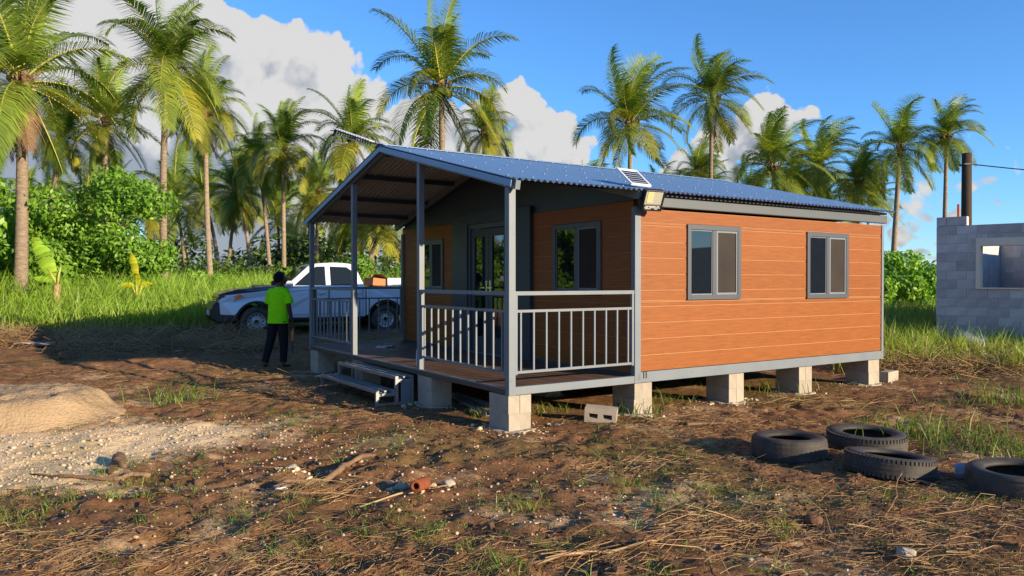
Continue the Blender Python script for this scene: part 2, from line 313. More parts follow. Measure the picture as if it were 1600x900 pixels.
def height(x, y):
    x = np.asarray(x, float); y = np.asarray(y, float)
    z = .5*sstep(12.5, 21.5, y)
    d, w = house_dw(x, y); near = 1-sstep(0, .5, np.maximum(np.maximum(-.1-d, d-7.1), np.maximum(-.1-w, w-6.6)))
    far = 1-sstep(15, 30, y)
    rough = .045*fbm(x, y, 1.1, 3)+.055*fbm(x, y, 3.7, 4, .62)*(.45+1.1*np.clip(fbm(x+50, y, .5, 2)+.5, 0, 1)) + .020*np.abs(fbm(x, y+30, 14, 3, .6))
    return z + rough*(1-.75*near)*(.25+.75*far)*(1-.6*np.clip(gravel_amount(x, y), 0, 1))
def hz(x, y): return float(height(np.array([x]), np.array([y]))[0])
def axis(lo, a, b, hi, st, grow):
    m = list(np.arange(a, b, st)); s = st; p = b; up = []
    while p < hi: up.append(p); s *= grow; p += s
    s = st; p = a-st; dn = []
    while p > lo: dn.append(p); s *= grow; p -= s
    return np.array([lo]+dn[::-1]+m+up+[hi])
gx = axis(-700, -7.5, 7.5, 700, .042, 1.05); gy = axis(-300, 3.0, 13.5, 1200, .042, 1.04)
GX, GY = np.meshgrid(gx, gy, indexing='ij'); GZ = height(GX, GY)
nx, ny = GX.shape; idx = np.arange(nx*ny).reshape(nx, ny)
GF = np.stack([idx[:-1,:-1], idx[1:,:-1], idx[1:,1:], idx[:-1,1:]], -1).reshape(-1, 4)
gvx, gvy = GX.ravel(), GY.ravel()
def ground_mat():
    m = bpy.data.materials.new('brown_soil'); m.use_nodes = True; t = m.node_tree; b = t.nodes['Principled BSDF']; b.inputs['Roughness'].default_value = .95; b.inputs['Specular IOR Level'].default_value = .1
    geo = t.nodes.new('ShaderNodeNewGeometry')
    def nz(s, d=8, r=.6, lo=.3, hi=.7):
        n = N(t, 'ShaderNodeTexNoise', inp={'Scale': s, 'Detail': d, 'Roughness': r}); t.links.new(geo.outputs['Position'], n.inputs['Vector'])
        q = N(t, 'ShaderNodeMapRange', inp={'From Min': lo, 'From Max': hi}); t.links.new(n.outputs[0], q.inputs['Value']); return n.outputs[0], q.outputs[0]
    def mixc(f, a, c):
        x = N(t, 'ShaderNodeMix', data_type='RGBA'); t.links.new(f, x.inputs['Factor'])
        for k, v in (('A', a), ('B', c)):
            if isinstance(v, tuple): x.inputs[k].default_value = (*v, 1)
            else: t.links.new(v, x.inputs[k])
        return x.outputs['Result']
    c = mixc(nz(.9)[1], (.150, .071, .031), (.29, .144, .062)); c = mixc(nz(6, 8, .7, .46, .72)[1], c, (.066, .031, .016))
    c = mixc(nz(34, 6, .75, .54, .74)[1], c, (.40, .235, .105))
    c = mixc(nz(95, 4, .8, .58, .70)[1], c, (.50, .34, .19)); c = mixc(nz(70, 4, .8, .60, .72)[1], c, (.045, .022, .013))
    ga = N(t, 'ShaderNodeAttribute', attribute_name='gravel'); gn = mixc(nz(17, 8, .75, .35, .65)[1], (.86, .63, .36), (.64, .45, .23))
    gf = M_(t, 'MULTIPLY', M_(t, 'ADD', ga.outputs['Fac'], M_(t, 'MULTIPLY', M_(t, 'SUBTRACT', nz(9)[0], .5), 1.1)), 1.3, True)
    gf = M_(t, 'MULTIPLY', gf, M_(t, 'GREATER_THAN', ga.outputs['Fac'], .02)); c = mixc(gf, c, gn)
    gr = N(t, 'ShaderNodeAttribute', attribute_name='green'); c = mixc(gr.outputs['Fac'], c, (.085, .105, .028)); t.links.new(c, b.inputs['Base Color'])
    n1, n2 = nz(55, 8, .7)[0], nz(16, 8, .65)[0]
    bp = N(t, 'ShaderNodeBump', inp={'Strength': .85, 'Distance': .02}); t.links.new(M_(t, 'ADD', M_(t, 'MULTIPLY', n1, .5), n2), bp.inputs['Height']); t.links.new(bp.outputs[0], b.inputs['Normal'])
    return m
MT['soil'] = ground_mat()
tag(link('ground', npmesh('ground', np.stack([gvx, gvy, GZ.ravel()], 1), GF, 'soil', smooth=True,
     attrs={'gravel': gravel_amount(gvx, gvy)*(gvy < 14), 'green': np.clip(sstep(18.5, 22, gvy)+.3*(fbm(gvx, gvy, .7, 3) > .28), 0, 1)*.9})), kind='structure')
# ------------------------------------------------------------------ house (local x = depth from porch front, y = across to the left, z up)
P_, L_, W_ = 1.80, 6.92, 6.50
ZB, ZF, ZT = .388, .452, 2.455       # beam underside, deck top, wall top
def hp(d, w, z=0): return (CX + d*.83703 - w*.54715, CY + d*.54715 + w*.83703, z)
house = empty('prefab_house', (CX, CY, 0), YAW, 'small orange timber-look prefab house with blue roof and railed porch on block piers', 'house')
def hb(name, mb, mats, **k): return mb.build(name, mats, house, **k)
def roofz(w): return 2.655 + .2494*((w+.15) if w <= 3.25 else (6.65-w))
# floor and steel base
hb('floor', MB().box(P_+.02, L_-.02, .02, W_-.02, .40, .50), 'dark_steel')
hb('base_beam', MB().box(P_+.01, L_, 0, .07, ZB, .515), 'steel', bevel=.006)
hb('base_beam', MB().box(P_+.01, L_, W_-.07, W_, ZB, .515), 'steel')
hb('base_beam', MB().box(L_-.07, L_-.001, .071, W_-.071, ZB, .514), 'steel')
hb('porch_beam', MB().box(.061, P_-.03, 0, .06, ZB, .475), 'steel', bevel=.005)
hb('porch_beam', MB().box(.061, P_-.03, W_-.06, W_, ZB, .475), 'steel', bevel=.005)
hb('porch_beam', MB().box(0, .05, .061, W_-.061, ZB+.004, .446), mat('brown_porch_edge', (.085, .062, .05), .6), bevel=.004)
hb('edge_trim', MB().box(-.004, .03, .061, W_-.061, .447, .462), 'steel')
for k in range(6): hb('floor_joist', MB().box(.06, P_-.02, .5+k*1.08, .55+k*1.08, ZB+.005, .418), 'steel')
# deck boards run across the porch
bw = (P_-.04)/12
for i in range(12):
    cuts = [.062, 2.15+.9*((i*37 % 5)/5-.4), 4.4+.9*((i*53 % 5)/5-.5), W_-.062]
    for a, b in zip(cuts[:-1], cuts[1:]):
        hb('deck_board', MB().box(.034+i*bw, .034+(i+1)*bw-.006, a+.002, b-.002, .42, .455 + .0015*((i*7) % 3)), 'deck')
# walls
def plank(o0, o1, u0, u1, z0, z1, side):
    # section with eased edges; side 'r': face at w=0 looking -w; 'l'; 'f': face at d=P looking -d; 'b'
    e = .002; t = .008; z0 += .0042; z1 -= .0042; m = MB()
    for (uu) in (0,):
        prof = [(0, z0), (t*.45, z0+.001), (t, z0+e), (t, z1-e), (t*.45, z1-.001), (0, z1)]
        n = len(prof); vs = []
        for u in (u0, u1):
            for q, z in prof:
                vs.append({'r': (u, o0-q, z), 'l': (u, o0+q, z), 'f': (o0-q, u, z), 'b': (o0+q, u, z)}[side])
        m.add(vs, [tuple(range(n)), tuple(range(2*n-1, n-1, -1))] + [(i, (i+1) % n, (i+1) % n+n, i+n) for i in range(n)])
    return hb('plank', m, 'plank')
def plank_wall(o, side, u0, u1, z0, z1, holes):
    n = 10; ph = (z1-z0)/n
    for i in range(n):
        a, b = z0+i*ph, z0+(i+1)*ph
        # a window may cut only part of a plank's height: split there
        zs = sorted({a, b, *[z for h in holes for z in (h[2], h[3]) if a+.004 < z < b-.004]})
        for c, d in zip(zs[:-1], zs[1:]):
            cut = sorted((h[0], h[1]) for h in holes if h[2] < (c+d)/2 < h[3]); p = u0
            for h0, h1 in cut + [(u1, u1)]:
                if h0-p > .01: plank(o, o, p, h0, c, d, side)
                p = h1
WR = [(2.637, 3.621, 1.36, 2.30), (5.016, 5.995, 1.345, 2.29)]
WFr = [(.655, 1.665, 1.42, 2.35)]; WFl = [(4.85, 5.80, 1.42, 2.32)]
plank_wall(.018, 'r', P_+.07, L_-.05, .516, ZT, WR)
plank_wall(P_+.018, 'f', .07, 2.15, .50, ZT+.1, WFr)
plank_wall(P_+.018, 'f', 4.46, W_-.07, .50, ZT+.1, WFl)
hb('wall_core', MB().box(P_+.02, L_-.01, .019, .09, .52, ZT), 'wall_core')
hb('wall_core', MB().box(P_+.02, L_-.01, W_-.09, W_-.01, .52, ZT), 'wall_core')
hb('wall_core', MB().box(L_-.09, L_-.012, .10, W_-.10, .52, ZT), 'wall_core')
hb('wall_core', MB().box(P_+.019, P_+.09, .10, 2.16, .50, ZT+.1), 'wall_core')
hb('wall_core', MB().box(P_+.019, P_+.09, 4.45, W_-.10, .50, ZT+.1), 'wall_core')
for w0 in (0, W_-.07):
    hb('corner_post', MB().box(P_-.028, P_+.068, w0, w0+.07, ZB-.003, ZT+.02), 'steel', bevel=.005)
    hb('corner_post', MB().box(L_-.05, L_+.004, w0-.002, w0+.068, ZB-.002, ZT), 'steel')
c = MB()
for q in (.105, .145): c.box(P_+q, P_+q+.012, -.006, 0, ZB+.05, ZB+.13)
hb('bolt_slot', c, 'black')
# top fascia, gable infill
hb('fascia', MB().box(P_+.05, L_+.05, -.03, .05, 2.485, 2.60), 'fascia', bevel=.008)
hb('fascia', MB().box(P_+.05, L_+.05, -.02, .045, 2.618, 2.648), 'dark_steel')
hb('fascia', MB().box(P_+.02, L_+.03, W_-.05, W_+.03, 2.458, 2.60), 'steel')
for d0, nm in ((P_+.022, 'gable_panel'), (L_-.06, 'gable_panel')):
    m = MB(); n = 5; pts = [(.05, ZT+.105), (.05, roofz(.05)-.05), (3.25, roofz(3.25)-.05), (W_-.05, roofz(W_-.05)-.05), (W_-.05, ZT+.105)]
    m.add([(d0, w, z) for w, z in pts] + [(d0+.05, w, z) for w, z in pts], [tuple(range(5)), tuple(range(9, 4, -1))] + [(i, (i+1) % 5, (i+1) % 5+5, i+5) for i in range(5)])
    hb(nm, m, 'dark_steel')
# core front: frame posts, head beam, double glazed door
for a, b in ((2.16, 2.75), (3.95, 4.45)): hb('core_post', MB().box(P_-.05, P_+.08, a, b, .46, 2.66), 'dark_steel', bevel=.006)
hb('head_beam', MB().box(P_-.045, P_+.08, 2.752, 3.948, 2.50, 2.70), 'dark_steel')
hb('door_frame', MB().box(P_-.02, P_+.07, 2.752, 2.81, .46, 2.498).box(P_-.02, P_+.07, 3.89, 3.948, .46, 2.498).box(P_-.02, P_+.07, 2.811, 3.889, 2.42, 2.498), 'window_frame')
for a, b, hside in ((2.82, 3.345, 1), (3.355, 3.88, -1)):
    dm = MB().box(P_, P_+.05, a, a+.10, .47, 2.41).box(P_, P_+.05, b-.10, b, .47, 2.41).box(P_, P_+.05, a+.101, b-.101, 2.29, 2.41).box(P_, P_+.05, a+.101, b-.101, .47, .72).box(P_, P_+.05, a+.101, b-.101, 1.36, 1.44)
    door = hb('door', dm, 'dark_steel')
    MB().box(P_+.018, P_+.030, a+.10, b-.10, 1.44, 2.29).build('pane', 'glass', door); MB().box(P_+.018, P_+.030, a+.10, b-.10, .72, 1.36).build('pane', 'glass', door)
    hy = b-.05 if hside > 0 else a+.05
    MB().box(P_-.012, P_, hy-.02, hy+.02, 1.38, 1.60).bar((P_-.045, hy, 1.49), (P_-.045, hy-.12*hside, 1.49), .02, .02).bar((P_, hy, 1.49), (P_-.05, hy, 1.49), .018, .018).build('handle', 'chrome', door)
hb('threshold', MB().box(P_-.04, P_+.06, 2.752, 3.948, .457, .47), 'steel')
# windows
def window(side, u0, u1, z0, z1, o, flip=False):
    def bx(m, a, b, c, d, q0, q1, mi=0):
        return m.box(a, b, o-q1, o-q0, c, d, mi) if side == 'r' else m.box(o-q1, o-q0, a, b, c, d, mi)
    f = .062; m = MB(); T0, T1 = -.03, .032
    bx(m, u0, u0+f, z0, z1, T0, T1); bx(m, u1-f, u1, z0, z1, T0, T1); bx(m, u0+f, u1-f, z1-f, z1, T0, T1-.001); bx(m, u0+f, u1-f, z0, z0+f, T0, T1-.001)
    w = hb('window', m, 'window_frame', bevel=.004); mid = (u0+u1)/2
    bx(MB(), mid-.035, mid+.035, z0+f, z1-f, -.02, .022).build('mullion', 'window_frame', w)
    ga, gb = (u0+f, mid-.035); sa, sb = (mid+.035, u1-f)
    if flip: (ga, gb), (sa, sb) = (sa, sb), (ga, gb)
    bx(MB(), ga, gb, z0+f, z1-f, .002, .007).build('pane', 'glass', w)
    bd = MB(); bx(bd, ga, ga+.014, z0+f, z1-f, -.001, .013); bx(bd, gb-.014, gb, z0+f, z1-f, -.001, .013); bx(bd, ga+.014, gb-.014, z0+f, z0+f+.014, -.001, .013); bx(bd, ga+.014, gb-.014, z1-f-.014, z1-f, -.001, .013)
    bd.build('glazing_bead', 'steel', w)
    sf = MB(); q = .024; bx(sf, sa, sa+q, z0+f, z1-f, 0, .02); bx(sf, sb-q, sb, z0+f, z1-f, 0, .02); bx(sf, sa+q, sb-q, z0+f, z0+f+q, 0, .02); bx(sf, sa+q, sb-q, z1-f-q, z1-f, 0, .02)
    sfo = sf.build('screen_frame', 'steel', w); bx(MB(), sa+q, sb-q, z0+f+q, z1-f-q, .004, .010).build('insect_screen', 'screen', w)
for h in WR: window('r', *h, .018)
for h in WFr + WFl: window('f', *h, P_+.018, flip=True)
# porch posts
def post(d, w, top, wd=.075): return hb('porch_post', MB().box(d, d+wd, w, w+wd, ZB-.004, top), 'steel', bevel=.004)
post(0, -.005, 2.60, .085); post(0, 2.11, roofz(2.15)-.12); post(0, 4.41, roofz(4.45)-.12); post(0, W_-.08, 2.60)
br = MB()
for (d, w) in ((.042, .037), (.042, W_-.04)): br.box(d-.05, d+.05, w-.045, w+.045, 2.60, 2.608).box(d-.05, d-.045, w-.03, w+.03, 2.608, 2.70).box(d+.045, d+.05, w-.03, w+.03, 2.608, 2.66)
hb('post_bracket', br, 'bare_steel')
# railings
def rail(a, b, n, along):
    rl = MB()
    def seg(u0, u1, z, s): 
        return rl.box(u0, u1, -s/2+.03, s/2+.03, z-s/2, z+s/2) if along == 'd' else rl.box(-s/2+.03, s/2+.03, u0, u1, z-s/2, z+s/2)
    seg(a, b, 1.465, .042); seg(a, b, 1.275, .028); seg(a, b, .625, .028)
    seg(a, a+.03, 1.36, .16) if False else None
    return rl
def railing(d0, d1, w0, w1, n):
    along = 'd' if d1-d0 > w1-w0 else 'w'; a, b = (d0, d1) if along == 'd' else (w0, w1)
    rl = rail(a, b, n, along); off = (w0 if along == 'd' else d0)
    T = Matrix.Translation((0, off, 0) if along == 'd' else (off, 0, 0)); rl.v = [tuple(T @ Vector(p)) for p in rl.v]
    r = hb('railing', rl, 'steel')
    for k in range(n):
        u = a + (b-a)*(k+.5)/n + (.0); s = .0095
        (MB().box(u-s, u+s, off+.03-s, off+.03+s, .639, 1.261) if along == 'd' else MB().box(off+.03-s, off+.03+s, u-s, u+s, .639, 1.261)).build('baluster', 'steel', r)
    for u in (a+.004, b-.034):
        (MB().box(u, u+.03, off+.012, off+.048, .60, 1.444) if along == 'd' else MB().box(off+.012, off+.048, u, u+.03, .60, 1.444)).build('end_stile', 'steel', r)
railing(.086, P_-.028, 0, .06, 10); railing(.0, .06, .081, 2.11, 11); railing(0, .06, 4.486, W_-.08, 11); railing(.086, P_-.028, W_-.07, W_-.01, 9)
# roof: corrugated sheets, two layers so that top and underside keep their own colours
roof = empty('roof', (0,0,0)); roof.parent = house
pitch, amp, ns = .0789, .014, 9
def sheet_mesh():
    m = MB(); nw = 10; sp = 6; cols_ = [i*pitch/sp for i in range(nw*sp+1)]
    for lay, (dz, mi) in enumerate(((0, 0), (-.003, 1))):
        b = len(m.v)
        for x in cols_:
            for w, z in ((-.15, roofz(-.15)), (1.55, roofz(1.55)), (3.235, roofz(3.235))): m.v.append((x, w, z + dz + amp*sin(2*pi*x/pitch)))
        for i in range(nw*sp):
            for j in range(2):
                f = (b+i*3+j, b+(i+1)*3+j, b+(i+1)*3+j+1, b+i*3+j+1); m.f.append(f if lay == 0 else f[::-1]); m.m.append(mi)
    return m.mesh('roof_sheet', ['roof', 'roof_under'], smooth=True, fix=False)
sm = sheet_mesh(); sw = 10*pitch
ml = sm.copy(); ml.transform(Matrix.Translation((0, 6.5, 0)) @ Matrix.Scale(-1, 4, (0, 1, 0))); ml.flip_normals()
for k in range(ns):
    link('roof_sheet', sm, roof, (-.06+k*sw, 0, .0006*(k % 2))); link('roof_sheet', ml, roof, (-.06+k*sw, 0, .0006*(k % 2)))
dend = -.06+ns*sw
scr = MB()
for w in (-.05, .62, 1.45, 2.3, 3.05):
    for k in range(int((dend+.02)/(pitch*4))):
        for ww_ in (w, 6.5-w):
            x = -.06 + pitch*(.25+4*k); z = roofz(ww_)+amp
            scr.lathe([(0, z+.009), (.006, z+.008), (.008, z-.001)], 6, T=Matrix.Translation((x, ww_, 0)))
tag(scr.build('roof_screws', 'screw', roof, smooth=True), kind='stuff')
rc = MB(); zr = roofz(3.25)+.012
for s in (1, -1):
    rc.add([(-.07, 3.25, zr+.012), (dend+.02, 3.25, zr+.012), (dend+.02, 3.25+s*.17, zr-.028), (-.07, 3.25+s*.17, zr-.028), (-.07, 3.25, zr+.007), (dend+.02, 3.25, zr+.007), (dend+.02, 3.25+s*.17, zr-.033), (-.07, 3.25+s*.17, zr-.033)],
           [(0,1,2,3),(4,7,6,5),(0,3,7,4),(2,6,7,3),(1,5,6,2)])
rc.build('ridge_cap', 'roof', roof)
for s in (0, 1):
    for d0 in (0, P_-.10):
        f = (lambda w: w) if s == 0 else (lambda w: 6.5-w)
        MB().bar((d0+.03, f(-.13), roofz(-.13)-.068), (d0+.03, f(3.25), roofz(3.25)-.068), .06, .095).build('rafter', 'steel', roof)
    for w in (.45, 1.25, 2.2, 3.10):
        w2 = w if s == 0 else 6.5-w
        MB().box(.062, P_-.075, w2-.03, w2+.03, roofz(w2)-.085, roofz(w2)-.022).build('purlin', 'dark_steel', roof)
    bt = MB().bar((-.055, f(-.13), roofz(-.13)-.055), (-.055, f(3.25), roofz(3.25)-.055), .008, .07)
    bt.build('barge_trim', 'roof', roof)
# ------------------------------------------------------------------ block piers
blk = MB()
def hollow_block(L=.39, Wd=.14, H=.188):
    m = MB(); t = .055
    xs = [(-L/2, -L/2+.05), (-.03, .03), (L/2-.05, L/2)]
    m.box(-L/2, L/2, -Wd/2, -Wd/2+t, 0, H); m.box(-L/2, L/2, Wd/2-t, Wd/2, 0, H)
    for a, b in xs: m.box(a, b, -Wd/2+t, Wd/2-t, 0, H)
    return m
bmesh_block = MB().box(-.195, .195, -.07, .07, 0, .188).mesh('concrete_block', 'concrete')
piers = [(.145, .2, 'at the porch front corner, nearest the camera'), (1.91, .2, 'where the porch meets the orange wall'), (3.55, .2, 'under the near window of the orange wall'),
         (5.0, .2, 'under the far window of the orange wall'), (6.68, .2, 'under the far end of the orange wall'),
         (.16, 2.0, 'just right of the metal steps'), (.16, 4.25, 'behind the metal steps'), (.16, 6.28, 'at the far left corner of the porch'),
         (1.9, 2.0, 'deep under the porch behind the right railing'), (1.9, 4.25, 'deep under the porch behind the steps')]
for d, w, where in piers:
    x, y, _ = hp(d, w); g0 = min(hz(x+a, y+b) for a in (-.2, 0, .2) for b in (-.2, 0, .2)); top = ZB-.004
    e = empty('block_pier', (x, y, 0), YAW, 'stacked grey concrete block pier '+where, 'pier', 'block piers under the house')
    for c in range(2):
        for s in (-1, 1):
            b_ = link('concrete_block', bmesh_block, e, (s*.0715 + random.uniform(-.002, .002), random.uniform(-.004, .004), top-.189*(2-c)), R(90))
            b_.rotation_euler.z += random.uniform(-.01, .01)
    pm = MB(); rp = random.Random(int(d*100+w*10)); n = 18
    pr = [(.33+.08*rp.random()) for _ in range(n)]
    pm.v = [(cos(2*pi*k/n)*pr[k]*.72, sin(2*pi*k/n)*pr[k]*.9, g0-.06) for k in range(n)] + [(cos(2*pi*k/n)*(.22+.03*rp.random()), sin(2*pi*k/n)*(.27+.02*rp.random()), top-.378+.02*rp.random()) for k in range(n)] + [(0, 0, top-.372)]
    pm.f = [(k, (k+1) % n, n+(k+1) % n, n+k) for k in range(n)] + [(n+k, n+(k+1) % n, 2*n) for k in range(n)]; pm.m = [0]*len(pm.f)
    pm.build('mortar_bed', 'stone', e)
# ------------------------------------------------------------------ steel steps
st = empty('metal_steps', hp(-.3, 3.27, 0), YAW, 'grey steel frame of two open treads against the porch opening', 'steps')
x, y, _ = hp(-.3, 2.3); s0 = hz(x, y)-.01
def sb(name, m, mt='bare_steel'): return m.build(name, mt, st)
wl, wr_ = 1.02, -1.02                      # local y
for wy in (wr_, wl):
    fr = MB(); a, b, c_ = -.245, .02, .275
    fr.box(a, c_, wy-.02, wy+.02, s0, s0+.04); fr.box(a, a+.04, wy-.02, wy+.02, s0+.04, .17); fr.box(b, b+.04, wy-.02, wy+.02, s0+.04, .335); fr.box(c_-.04, c_, wy-.02, wy+.02, s0+.04, .335)
    fr.box(a+.04, b, wy-.02, wy+.02, .131, .17); fr.box(b+.04, c_-.04, wy-.02, wy+.02, .296, .335); sb('side_frame', fr)
sb('side_plate', MB().box(.10, .232, wr_-.018, wr_-.01, s0+.04, .295), 'steel')
for z, xs in ((.172, (-.245, -.135, -.03)), (.337, (.02, .13, .235))):
    t_ = sb('tread', MB().box(xs[0], xs[0]+.04, wr_-.02, wl+.02, z, z+.04).box(xs[2], xs[2]+.04, wr_-.02, wl+.02, z-.001, z+.039), 'bare_steel')
    MB().box(xs[0]+.045, xs[2]-.005, wr_+.02, wl-.02, z+.002, z+.012).build('tread_plate', 'dark_steel', t_)
    MB().box(xs[1], xs[1]+.03, wr_-.02, wl+.02, z+.013, z+.036).build('tread_bar', 'bare_steel', t_)
# ------------------------------------------------------------------ things fixed to or lying on the house
sp_ = empty('solar_panel', hp(1.765, .05, 2.64), .674, 'small white framed solar panel tilted up at the blue roof edge above the floodlight', 'solar panel')
T = Matrix.Translation((.0, -.03, .175)) @ Matrix.Rotation(.725, 4, 'X')
m = MB(); a, b = .172, .158
m.box(-a, a, -b, -b+.02, -.012, .014, 0, T).box(-a, a, b-.02, b, -.012, .014, 0, T).box(-a, -a+.02, -b+.02, b-.02, -.012, .014, 0, T).box(a-.02, a, -b+.02, b-.02, -.012, .014, 0, T)
m.build('frame', 'white', sp_)
MB().box(-a+.02, a-.02, -b+.02, b-.02, -.008, .002, 0, T).build('backing', 'white', sp_)
for k in range(6):
    y0 = -b+.026+k*.0445; MB().box(-a+.03, a-.03, y0, y0+.034, .002, .005, 0, T).build('solar_cell', 'cell', sp_)
MB().tube([T @ Vector((0, 0, -.012)), (0, .03, .10), (0, .04, .05)], .012, 6).box(-.06, .06, .0, .09, .035, .052).build('bracket', 'bare_steel', sp_)
fl = empty('floodlight', hp(1.87, -.02, 2.5), YAW, 'black floodlight with glass front hung under the roof corner above the orange wall', 'floodlight')
T = Matrix.Translation((.0, -.17, .035)) @ Matrix.Rotation(R(-10), 4, 'Z') @ Matrix.Rotation(R(24), 4, 'X')
# faces -y (away from the wall), leaning down
MB().box(-.135, .135, -.005, .05, -.125, .125, 0, T).box(-.135, -.12, -.03, -.006, -.125, .125, 0, T).box(.12, .135, -.03, -.006, -.125, .125, 0, T).box(-.12, .12, -.03, -.006, .112, .125, 0, T).box(-.12, .12, -.03, -.006, -.125, -.048, 0, T).build('housing', 'black', fl, bevel=.006)
MB().box(-.118, .118, -.016, -.0055, -.046, .110, 0, T).build('reflector', mat('lamp_reflector', (.78, .76, .62), .35, .5, .3), fl)
MB().box(-.09, -.01, -.0195, -.0165, -.03, .10, 0, T).build('led_plate', mat('led_phosphor', (.85, .78, .40), .5), fl)
g1 = bpy.data.materials.new('lamp_glass'); g1.use_nodes = True; t_ = g1.node_tree; t_.nodes.clear()
gm = N(t_, 'ShaderNodeMixShader', inp={0: .12}); ga_ = t_.nodes.new('ShaderNodeBsdfTransparent'); gb_ = N(t_, 'ShaderNodeBsdfGlossy', inp={'Roughness': .05}); go_ = t_.nodes.new('ShaderNodeOutputMaterial')
t_.links.new(ga_.outputs[0], gm.inputs[1]); t_.links.new(gb_.outputs[0], gm.inputs[2]); t_.links.new(gm.outputs[0], go_.inputs[0])
MB().box(-.119, .119, -.027, -.0235, -.047, .111, 0, T).build('glass_cover', g1, fl)
pl = MB()
for y0, ws in ((-.07, ((-.10, .04), (.055, .09))), (-.085, ((-.11, -.06), (-.045, .10))), (-.10, ((-.10, -.02), (.03, .07)))):
    for u, v in ws: pl.box(u, v, -.0312, -.0301, y0, y0+.007, 0, T)
pl.build('printed_lines', 'paper', fl)
MB().bar(T @ Vector((-.14, .02, 0)), (-.13, .03, .10), .012, .03).bar(T @ Vector((.14, .02, 0)), (.13, .03, .10), .012, .03).bar((-.137, .03, .10), (.137, .03, .10), .03, .012).box(-.02, .02, .03, .05, .06, .10).build('bracket', 'black', fl)
an = empty('antenna', hp(.02, 3.25, roofz(3.25)-.02), 0, 'pale antenna of closely set short rungs pointing out from the gable peak', 'antenna')
A0, A1 = Vector((0, 0, 0)), Vector((-.83, .62, .36)); dv = A1.normalized(); sd = dv.cross(Vector((0, 0, 1))).normalized(); upv = sd.cross(dv)
MB().tube([A0, A1*1.02], .011, 8).build('boom', 'dark_steel', an); MB().tube([A0+A1*.26-upv*.055, A1-upv*.055], .009, 6).build('lower_boom', 'white', an)
for k in range(15):
    p = A0 + A1*(.27+.72*k/14); MB().box(-.02, .02, -.055, .055, -.008, .008, 0, Matrix.Translation(p+upv*.02) @ Matrix((sd, dv, upv)).transposed().to_4x4() @ Matrix.Rotation(R(90), 4, 'Z')).build('rung', 'white' if k % 2 else 'screw', an)
    MB().bar(p, p-upv*.055, .010, .012).build('spacer', 'black', an)
MB().bar(A1-upv*.10-sd*.03, A1+upv*.07+sd*.03, .014, .03).bar(A1-upv*.02-sd*.09, A1+sd*.10, .02, .014).bar(A1*.86-upv*.055, A1*.8-upv*.14, .012, .012).build('reflector', 'black', an)
# bottle and leaflet on the porch
bo = MB().lathe([(0, 0), (.032, 0), (.036, .01), (.034, .07), (.036, .08), (.034, .14), (.036, .15), (.035, .19), (.026, .225), (.014, .25), (.013, .272), (0, .272)], 16).build('plastic_bottle', 'bottle', None, hp(.14, 2.42, .4595), smooth=True)
tag(bo, 'clear plastic water bottle standing on the porch edge beside a post', 'bottle'); MB().lathe([(0, .268), (.017, .268), (.017, .29), (0, .29)], 12).build('cap', 'white', bo); MB().lathe([(.0375, .085), (.0375, .135)], 16).build('paper_label', mat('blue_label', (.15, .3, .6), .4), bo)
bk = empty('folded_leaflet', hp(.95, 5.35, .4605), YAW+.5, 'dark blue and white folded leaflet lying open on the porch floor', 'leaflet')
for s, mt_ in ((-1, 'paper'), (1, 'cell')):
    q = MB(); n = 6; vs = []
    for i in range(n+1):
        u = i/n; vs += [(s*.15*u, -.10, .004+.02*sin(pi*u)*(1 if s > 0 else .5)), (s*.15*u, .10, .004+.024*sin(pi*u))]
    q.add(vs, [(2*i, 2*i+2, 2*i+3, 2*i+1) for i in range(n)]); q.add([(x_, y_, 0.0) for x_, y_, z_ in vs], [(2*i, 2*i+1, 2*i+3, 2*i+2) for i in range(n)]); q.build('page', mt_, bk)
# loose steel channels under the porch
for k, (d, w, ln, az) in enumerate(((.42, 1.55, 1.5, 1.35), (.62, 1.75, 1.3, 1.5))):
    x, y, _ = hp(d, w); z = hz(x, y)
    o = MB().box(-ln/2, ln/2, -.035, -.03, 0, .04).box(-ln/2, ln/2, .03, .035, 0, .04).box(-ln/2, ln/2, -.0299, .0299, 0, .006).build('steel_channel', 'bare_steel', None, (x, y, z+.03), YAW+az)
    tag(o, ('grey steel channel lying under the porch, the one nearer the front edge', 'grey steel channel lying under the porch, the one farther back')[k], 'steel channel', 'loose steel channels under the porch')
# loose blocks
x, y = 1.03, 8.72; z = hz(x, y)
hb2 = hollow_block(.36, .165, .17); o = hb2.build('hollow_block', 'concrete', None, (x-.03, y, z+.075), 0)
o.rotation_euler = (R(97), R(4), R(-12)); tag(o, 'loose hollow concrete block lying on its side with two holes showing', 'concrete block')
o.location = (x, y-.07, z+.085)
x, y, _ = hp(7.25, .1); o = link('solid_block', bmesh_block, None, (x, y, hz(x, y)-.02), YAW+.15); tag(o, 'lone grey block on the ground just beyond the last pier', 'concrete block')

